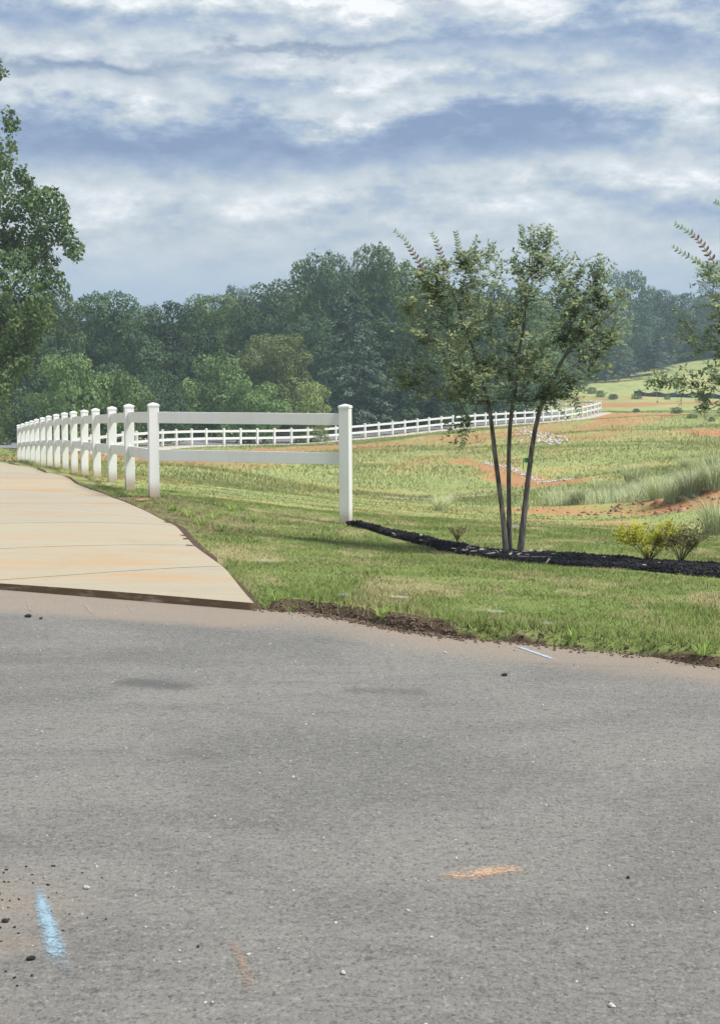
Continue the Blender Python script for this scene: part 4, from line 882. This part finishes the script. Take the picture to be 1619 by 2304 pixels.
# ------------------------------------------------------------------ crape myrtles
def leaf_proto(L, wd, name='leaf'):
    V = [(0, 0, 0), (wd*.5, L*.35, -.08*L), (wd*.42, L*.65, -.1*L), (0, L, -.12*L), (-wd*.42, L*.65, -.1*L), (-wd*.5, L*.35, -.08*L), (0, L*.5, 0)]
    return npmesh(name, V, [(0, 1, 6), (1, 2, 6), (2, 3, 6), (3, 4, 6), (4, 5, 6), (5, 0, 6)])
LEAF = leaf_proto(.052, .022); LEAF.materials.append(M['crape']); LEAFR = LEAF.copy(); LEAFR.materials.clear(); LEAFR.materials.append(M['redleaf'])
def twig_leaves(twigs, seed, size):
    r = np.random.default_rng(seed); Ps = []; Ns = []; Ds = []; Sz = []
    for P, n in twigs:
        P = np.asarray(P); s = np.linspace(0, len(P)-1.001, n)+r.uniform(-.1, .1, n); s = np.clip(s, 0, len(P)-1.001); i = s.astype(int); f = (s-i)[:, None]; c = P[i]*(1-f)+P[i+1]*f
        T_ = P[i+1]-P[i]; T_ /= np.linalg.norm(T_, axis=1)[:, None]+1e-9; side = np.cross(T_, r.normal(0, 1, (n, 3))+np.array((0, 0, .6))); side /= np.linalg.norm(side, axis=1)[:, None]+1e-9
        side *= np.where(np.arange(n) % 2, 1, -1)[:, None]; Ps.append(c); Ds.append(side+T_*.7+np.array((0, 0, -.1))+r.normal(0, .2, (n, 3))); Ns.append(np.tile((0, -.15, 1.), (n, 1))+T_*-.3); Sz.append(size*(.65+.6*r.random(n)))
    P = np.vstack(Ps); Sz = np.concatenate(Sz); V, Fq = leafcloud(P, np.vstack(Ns), Sz, seed, .48, .45, np.vstack(Ds)); return V, Fq
def crape(origin_px, D, trunks, envs, shoots, seed, label, n_t=150, tw=5, lsize=.048, hero=True, ribbon=False):
    o0 = np.array(W(origin_px[0], origin_px[1], D)); o0[2] = float(ground_z(o0[0], D, False)[0])+.03
    root = empty('crape_myrtle', o0); tag(root, label, 'tree'); r = np.random.default_rng(seed); nodes = []; NR = []
    for pts, r0, r1 in trunks:
        Q = np.array([W(px, py, D+dd) for px, py, dd in pts])-o0; Q = smooth_line(Q, 26); Q[:, 0] += .006*np.sin(np.arange(26)*.9+r0*500); Q[:, 2] -= 0
        Q[0, 2] = min(Q[0, 2], -.03); R_ = np.linspace(r0, r1, 26); R_[0] *= 1.35; R_[1] *= 1.12
        link('trunk', tubes_mesh([(Q, R_, 10)], 'trunk'), root, M['crape_bark'])
        for q, rad in list(zip(Q, R_))[10:]: nodes.append(q); NR.append(rad)
    T_ = []
    for (px, py, rx_, ry_, dd, k) in envs:
        c = np.array(W(px, py, D+dd))-o0; s = D/F
        for _ in range(k):
            d = r.normal(0, 1, 3); d /= np.linalg.norm(d); u = r.random()**.42; T_.append(c+d*u*np.array((rx_*s, max(rx_, ry_)*s*.75, ry_*s)))
    T_ = np.array(T_); nodes = np.array(nodes); NR = np.array(NR); cen = nodes[:8].mean(0); T_ = T_[np.argsort(np.linalg.norm(T_-cen, axis=1))]
    br = []; twigs = []; tb = []
    for tgt in T_:
        d = np.linalg.norm(nodes-tgt, axis=1)+np.maximum(0, nodes[:, 2]-tgt[2]+.1)*2.5; k = int(np.argmin(d)); s_ = nodes[k]; mid = (s_+tgt)/2+np.array((0, 0, -.06*np.linalg.norm(tgt-s_)))+r.normal(0, .015, 3)
        Q = smooth_line(np.array([s_, mid, tgt]), 7); ra = min(NR[k]*.75, .004+.012*np.linalg.norm(tgt-s_)); R_ = np.linspace(ra, max(.0018, ra*.35), 7); br.append((Q, R_, 5))
        nodes = np.vstack([nodes, Q[2:]]); NR = np.r_[NR, R_[2:]]
        out_ = tgt-np.array((0, 0, 1.1)); out_ /= np.linalg.norm(out_)
        for _ in range(tw):
            d = out_*.5+r.normal(0, .75, 3)+np.array((0, 0, .15)); d /= np.linalg.norm(d); L_ = r.uniform(.09, .24); q0 = Q[r.integers(3, 7)]; P_ = np.array([q0, q0+d*L_*.5, q0+d*L_+np.array((0, 0, -.03))]); tb.append((P_, [.0022, .0016, .001], 3)); twigs.append((P_, int(L_*58)+3))
    tag(link('branches', tubes_mesh(br), root, M['crape_bark']), kind='stuff'); tag(link('twigs', tubes_mesh(tb), root, M['twig']), kind='stuff')
    V, Fq = twig_leaves(twigs, seed, lsize); tag(link('foliage', npmesh('foliage', V, Fq), root, M['crape']), kind='stuff')
    for j, (pts, redder, n) in enumerate(shoots):
        Q = smooth_line(np.array([W(px, py, D+dd) for px, py, dd in pts])-o0, 20); k = int(np.argmin(np.linalg.norm(nodes-Q[0], axis=1))); Qs = np.vstack([nodes[k][None], Q])
        sh = link('shoot', tubes_mesh([(Qs, np.linspace(.004, .0012, len(Qs)), 5)], 'shoot'), root, M['twig'])
        for a in range(n):
            f = (a//2+.5)/(n/2)*18.5; i = int(f); c = Q[i]*(1-(f-i))+Q[i+1]*(f-i); tg = Vector(Q[min(i+1, 19)]-Q[max(i-1, 0)]).normalized(); sd_ = tg.cross(Vector((r.normal(0, .35), -1+r.normal(0, .3), r.normal(0, .3)))).normalized()*(1 if a % 2 else -1)
            dr = (sd_+tg*.75+Vector((0, 0, .05))).normalized(); lf = link('leaf', LEAFR if redder and f < 10 else LEAF, sh); z_ = dr.cross(sd_.cross(dr) if False else tg).normalized()
            y_ = dr; x_ = y_.cross(z_).normalized(); mtx = Matrix((x_, y_, x_.cross(y_))).transposed(); lf.rotation_euler = mtx.to_euler(); lf.location = Vector(c); sc = 1.05-.35*(a/n)+r.uniform(-.1, .1); lf.scale = (sc,)*3
    if ribbon:
        c = np.array(W(1183, 1035, D-.005))-o0; P_ = [c+np.array((0, 0, .02)), c-np.array((0, 0, .02))]
        link('ribbon', tubes_mesh([(np.array(P_), [.021, .021], 10)], 'ribbon'), root, M['ribbon'])
        link('ribbon_tail', box_mesh(.008, .002, .07, .0005), root, M['ribbon']).location = c+np.array((-.03, -.02, -.08))
    return root
TRK = [([(1138, 1246, 0), (1124, 1120, 0), (1112, 980, .05), (1085, 850, .1), (1040, 720, .2), (1010, 640, .3)], .026, .006),
       ([(1146, 1244, .05), (1139, 1100, .08), (1145, 960, .1), (1160, 860, .1), (1180, 700, 0), (1190, 580, -.1)], .024, .006),
       ([(1168, 1250, -.03), (1178, 1100, -.05), (1196, 975, -.05), (1235, 860, -.1), (1290, 770, -.2), (1390, 690, -.3)], .026, .006)]
ENV = [(1150, 740, 250, 165, 0, 112), (990, 690, 100, 85, .1, 22), (1300, 700, 110, 90, -.1, 26), (1150, 830, 150, 75, 0, 24), (1330, 625, 50, 45, -.2, 9), (1210, 545, 38, 35, 0, 8), (1060, 600, 80, 40, .1, 14), (985, 650, 60, 45, .1, 10), (1250, 610, 60, 35, 0, 9), (935, 855, 45, 30, .1, 9), (1010, 860, 80, 50, .1, 15),
       (1255, 880, 70, 45, -.1, 9), (1045, 965, 26, 30, .1, 4), (1090, 905, 60, 35, 0, 6), (1180, 900, 60, 45, 0, 7), (940, 620, 30, 30, .1, 3), (1370, 680, 50, 40, -.2, 6), (1330, 790, 60, 50, -.1, 8), (1160, 590, 150, 30, 0, 12)]
SHO = [([(955, 615, .1), (930, 570, .1), (905, 535, .1), (885, 518, .1)], True, 26), ([(1005, 610, .1), (990, 570, .1), (980, 540, .1), (970, 523, .1)], True, 22), ([(1035, 590, .1), (1032, 560, .1), (1024, 520, .1)], False, 18),
       ([(1195, 580, 0), (1215, 540, 0), (1240, 505, 0)], False, 20), ([(1180, 570, 0), (1178, 540, 0), (1170, 505, 0)], False, 16), ([(1330, 620, -.2), (1345, 590, -.2), (1350, 565, -.2)], False, 14), ([(1350, 640, -.2), (1378, 600, -.2), (1385, 590, -.2)], False, 12),
       ([(1050, 960, .1), (1045, 985, .1), (1035, 1008, .1)], False, 14), ([(930, 860, .1), (905, 862, .1), (893, 858, .1)], False, 12), ([(1290, 895, -.1), (1300, 920, -.1), (1305, 935, -.1)], False, 10)]
crape((1150, 1246), 15.1, TRK, ENV, SHO, 4, 'slender three trunked crape myrtle rising from the black mulch', ribbon=True)
TRK2 = [([(1860, 1290, 0), (1830, 1120, 0), (1790, 960, 0), (1740, 820, 0), (1680, 650, 0)], .03, .008), ([(1872, 1292, 0), (1890, 1100, .1), (1900, 900, .1), (1920, 720, .2)], .03, .008), ([(1850, 1290, 0), (1800, 1080, 0), (1730, 950, -.1), (1650, 870, -.1), (1590, 852, -.1)], .024, .006)]
ENV2 = [(1910, 700, 120, 150, 0, 22), (1650, 710, 80, 90, 0, 24), (1610, 850, 50, 40, 0, 9), (1530, 860, 40, 18, 0, 4), (1640, 620, 60, 50, 0, 10), (1480, 862, 18, 10, 0, 2), (1590, 910, 20, 16, 0, 3), (1545, 760, 25, 40, 0, 4)]
SHO2 = [([(1605, 590, 0), (1575, 545, 0), (1545, 518, 0), (1515, 502, 0)], True, 26), ([(1620, 620, 0), (1570, 590, 0), (1535, 570, 0), (1508, 553, 0)], False, 26), ([(1540, 865, 0), (1500, 868, 0), (1450, 862, 0)], False, 20), ([(1640, 480, 0), (1622, 462, 0), (1607, 452, 0)], False, 12), ([(1600, 880, 0), (1582, 915, 0), (1570, 932, 0)], False, 10)]
crape((1860, 1294), 13.9, TRK2, ENV2, SHO2, 14, 'crape myrtle branches reaching in from the right edge')
# ------------------------------------------------------------------ shrubs in the mulch
def shrub(px, py, D, Rpx, Hpx, nst, mm, label, seed, leaf=.03, nl=18, topl=.5, rad=.004):
    o0 = np.array(W(px, py, D)); o0[2] = float(ground_z(o0[0], D, False)[0])+.05; s = D/F; r = np.random.default_rng(seed); root = empty('garden_shrub', o0); tag(root, label, 'shrub')
    L = []; tw_ = []
    for i in range(nst):
        a = r.uniform(0, 6.283); e = (.25+.75*r.random()**.6); x, y = math.cos(a)*Rpx*s*e*1.1, math.sin(a)*Rpx*s*e*.8; z = Hpx*s*(1-.55*e*e*r.random())*(.8+.25*r.random()); Q = smooth_line(np.array([(0, 0, -.03), (x*.35, y*.35, z*.45), (x*.8, y*.8, z*.85), (x, y, z)]), 10); L.append((Q, np.linspace(rad, .0012, 10), 5))
        for k in range(4):
            j = r.integers(4, 9); d = r.normal(0, 1, 3)+np.array((0, 0, .8)); d /= np.linalg.norm(d); P_ = np.array([Q[j], Q[j]+d*.035, Q[j]+d*.07]); L.append((P_, [.0015, .0012, .0008], 3)); tw_.append((P_, nl//3))
        tw_.append((Q[int(10*topl):], nl))
    link('stems', tubes_mesh(L), root, M['twig']); V, Fq = twig_leaves(tw_, seed, leaf); tag(link('foliage', npmesh('foliage', V, Fq), root, M[mm]), kind='stuff')
shrub(1458, 1252, 14.5, 80, 84, 28, 'shrubleaf', 'yellow green rounded shrub standing in the mulch', 31, .05, 20, .5, .003)
shrub(1530, 1262, 14.35, 62, 88, 34, 'dryleaf', 'sparse brownish shrub right beside the yellow green one', 32, .034, 12, .3, .002)
shrub(1028, 1208, 16.3, 26, 30, 20, 'dryleaf', 'tiny reddish brown shrub in the mulch left of the crape myrtle', 33, .02, 6)
# ------------------------------------------------------------------ haze
hz_ = box_mesh(1460, 1080, 42, 0, -8, 'haze'); o = link('haze', hz_); o.location = (0, 375, 0); o['kind'] = 'stuff'; o['label'] = 'thin bluish air haze'
m, t, out = mat('haze'); v = t.new('ShaderNodeVolumePrincipled'); v.inputs['Color'].default_value = (.68, .86, 1.0, 1); v.inputs['Density'].default_value = .0009; v.inputs['Anisotropy'].default_value = .2
t.l.new(v.outputs[0], out.inputs['Volume']); hz_.materials.append(m)
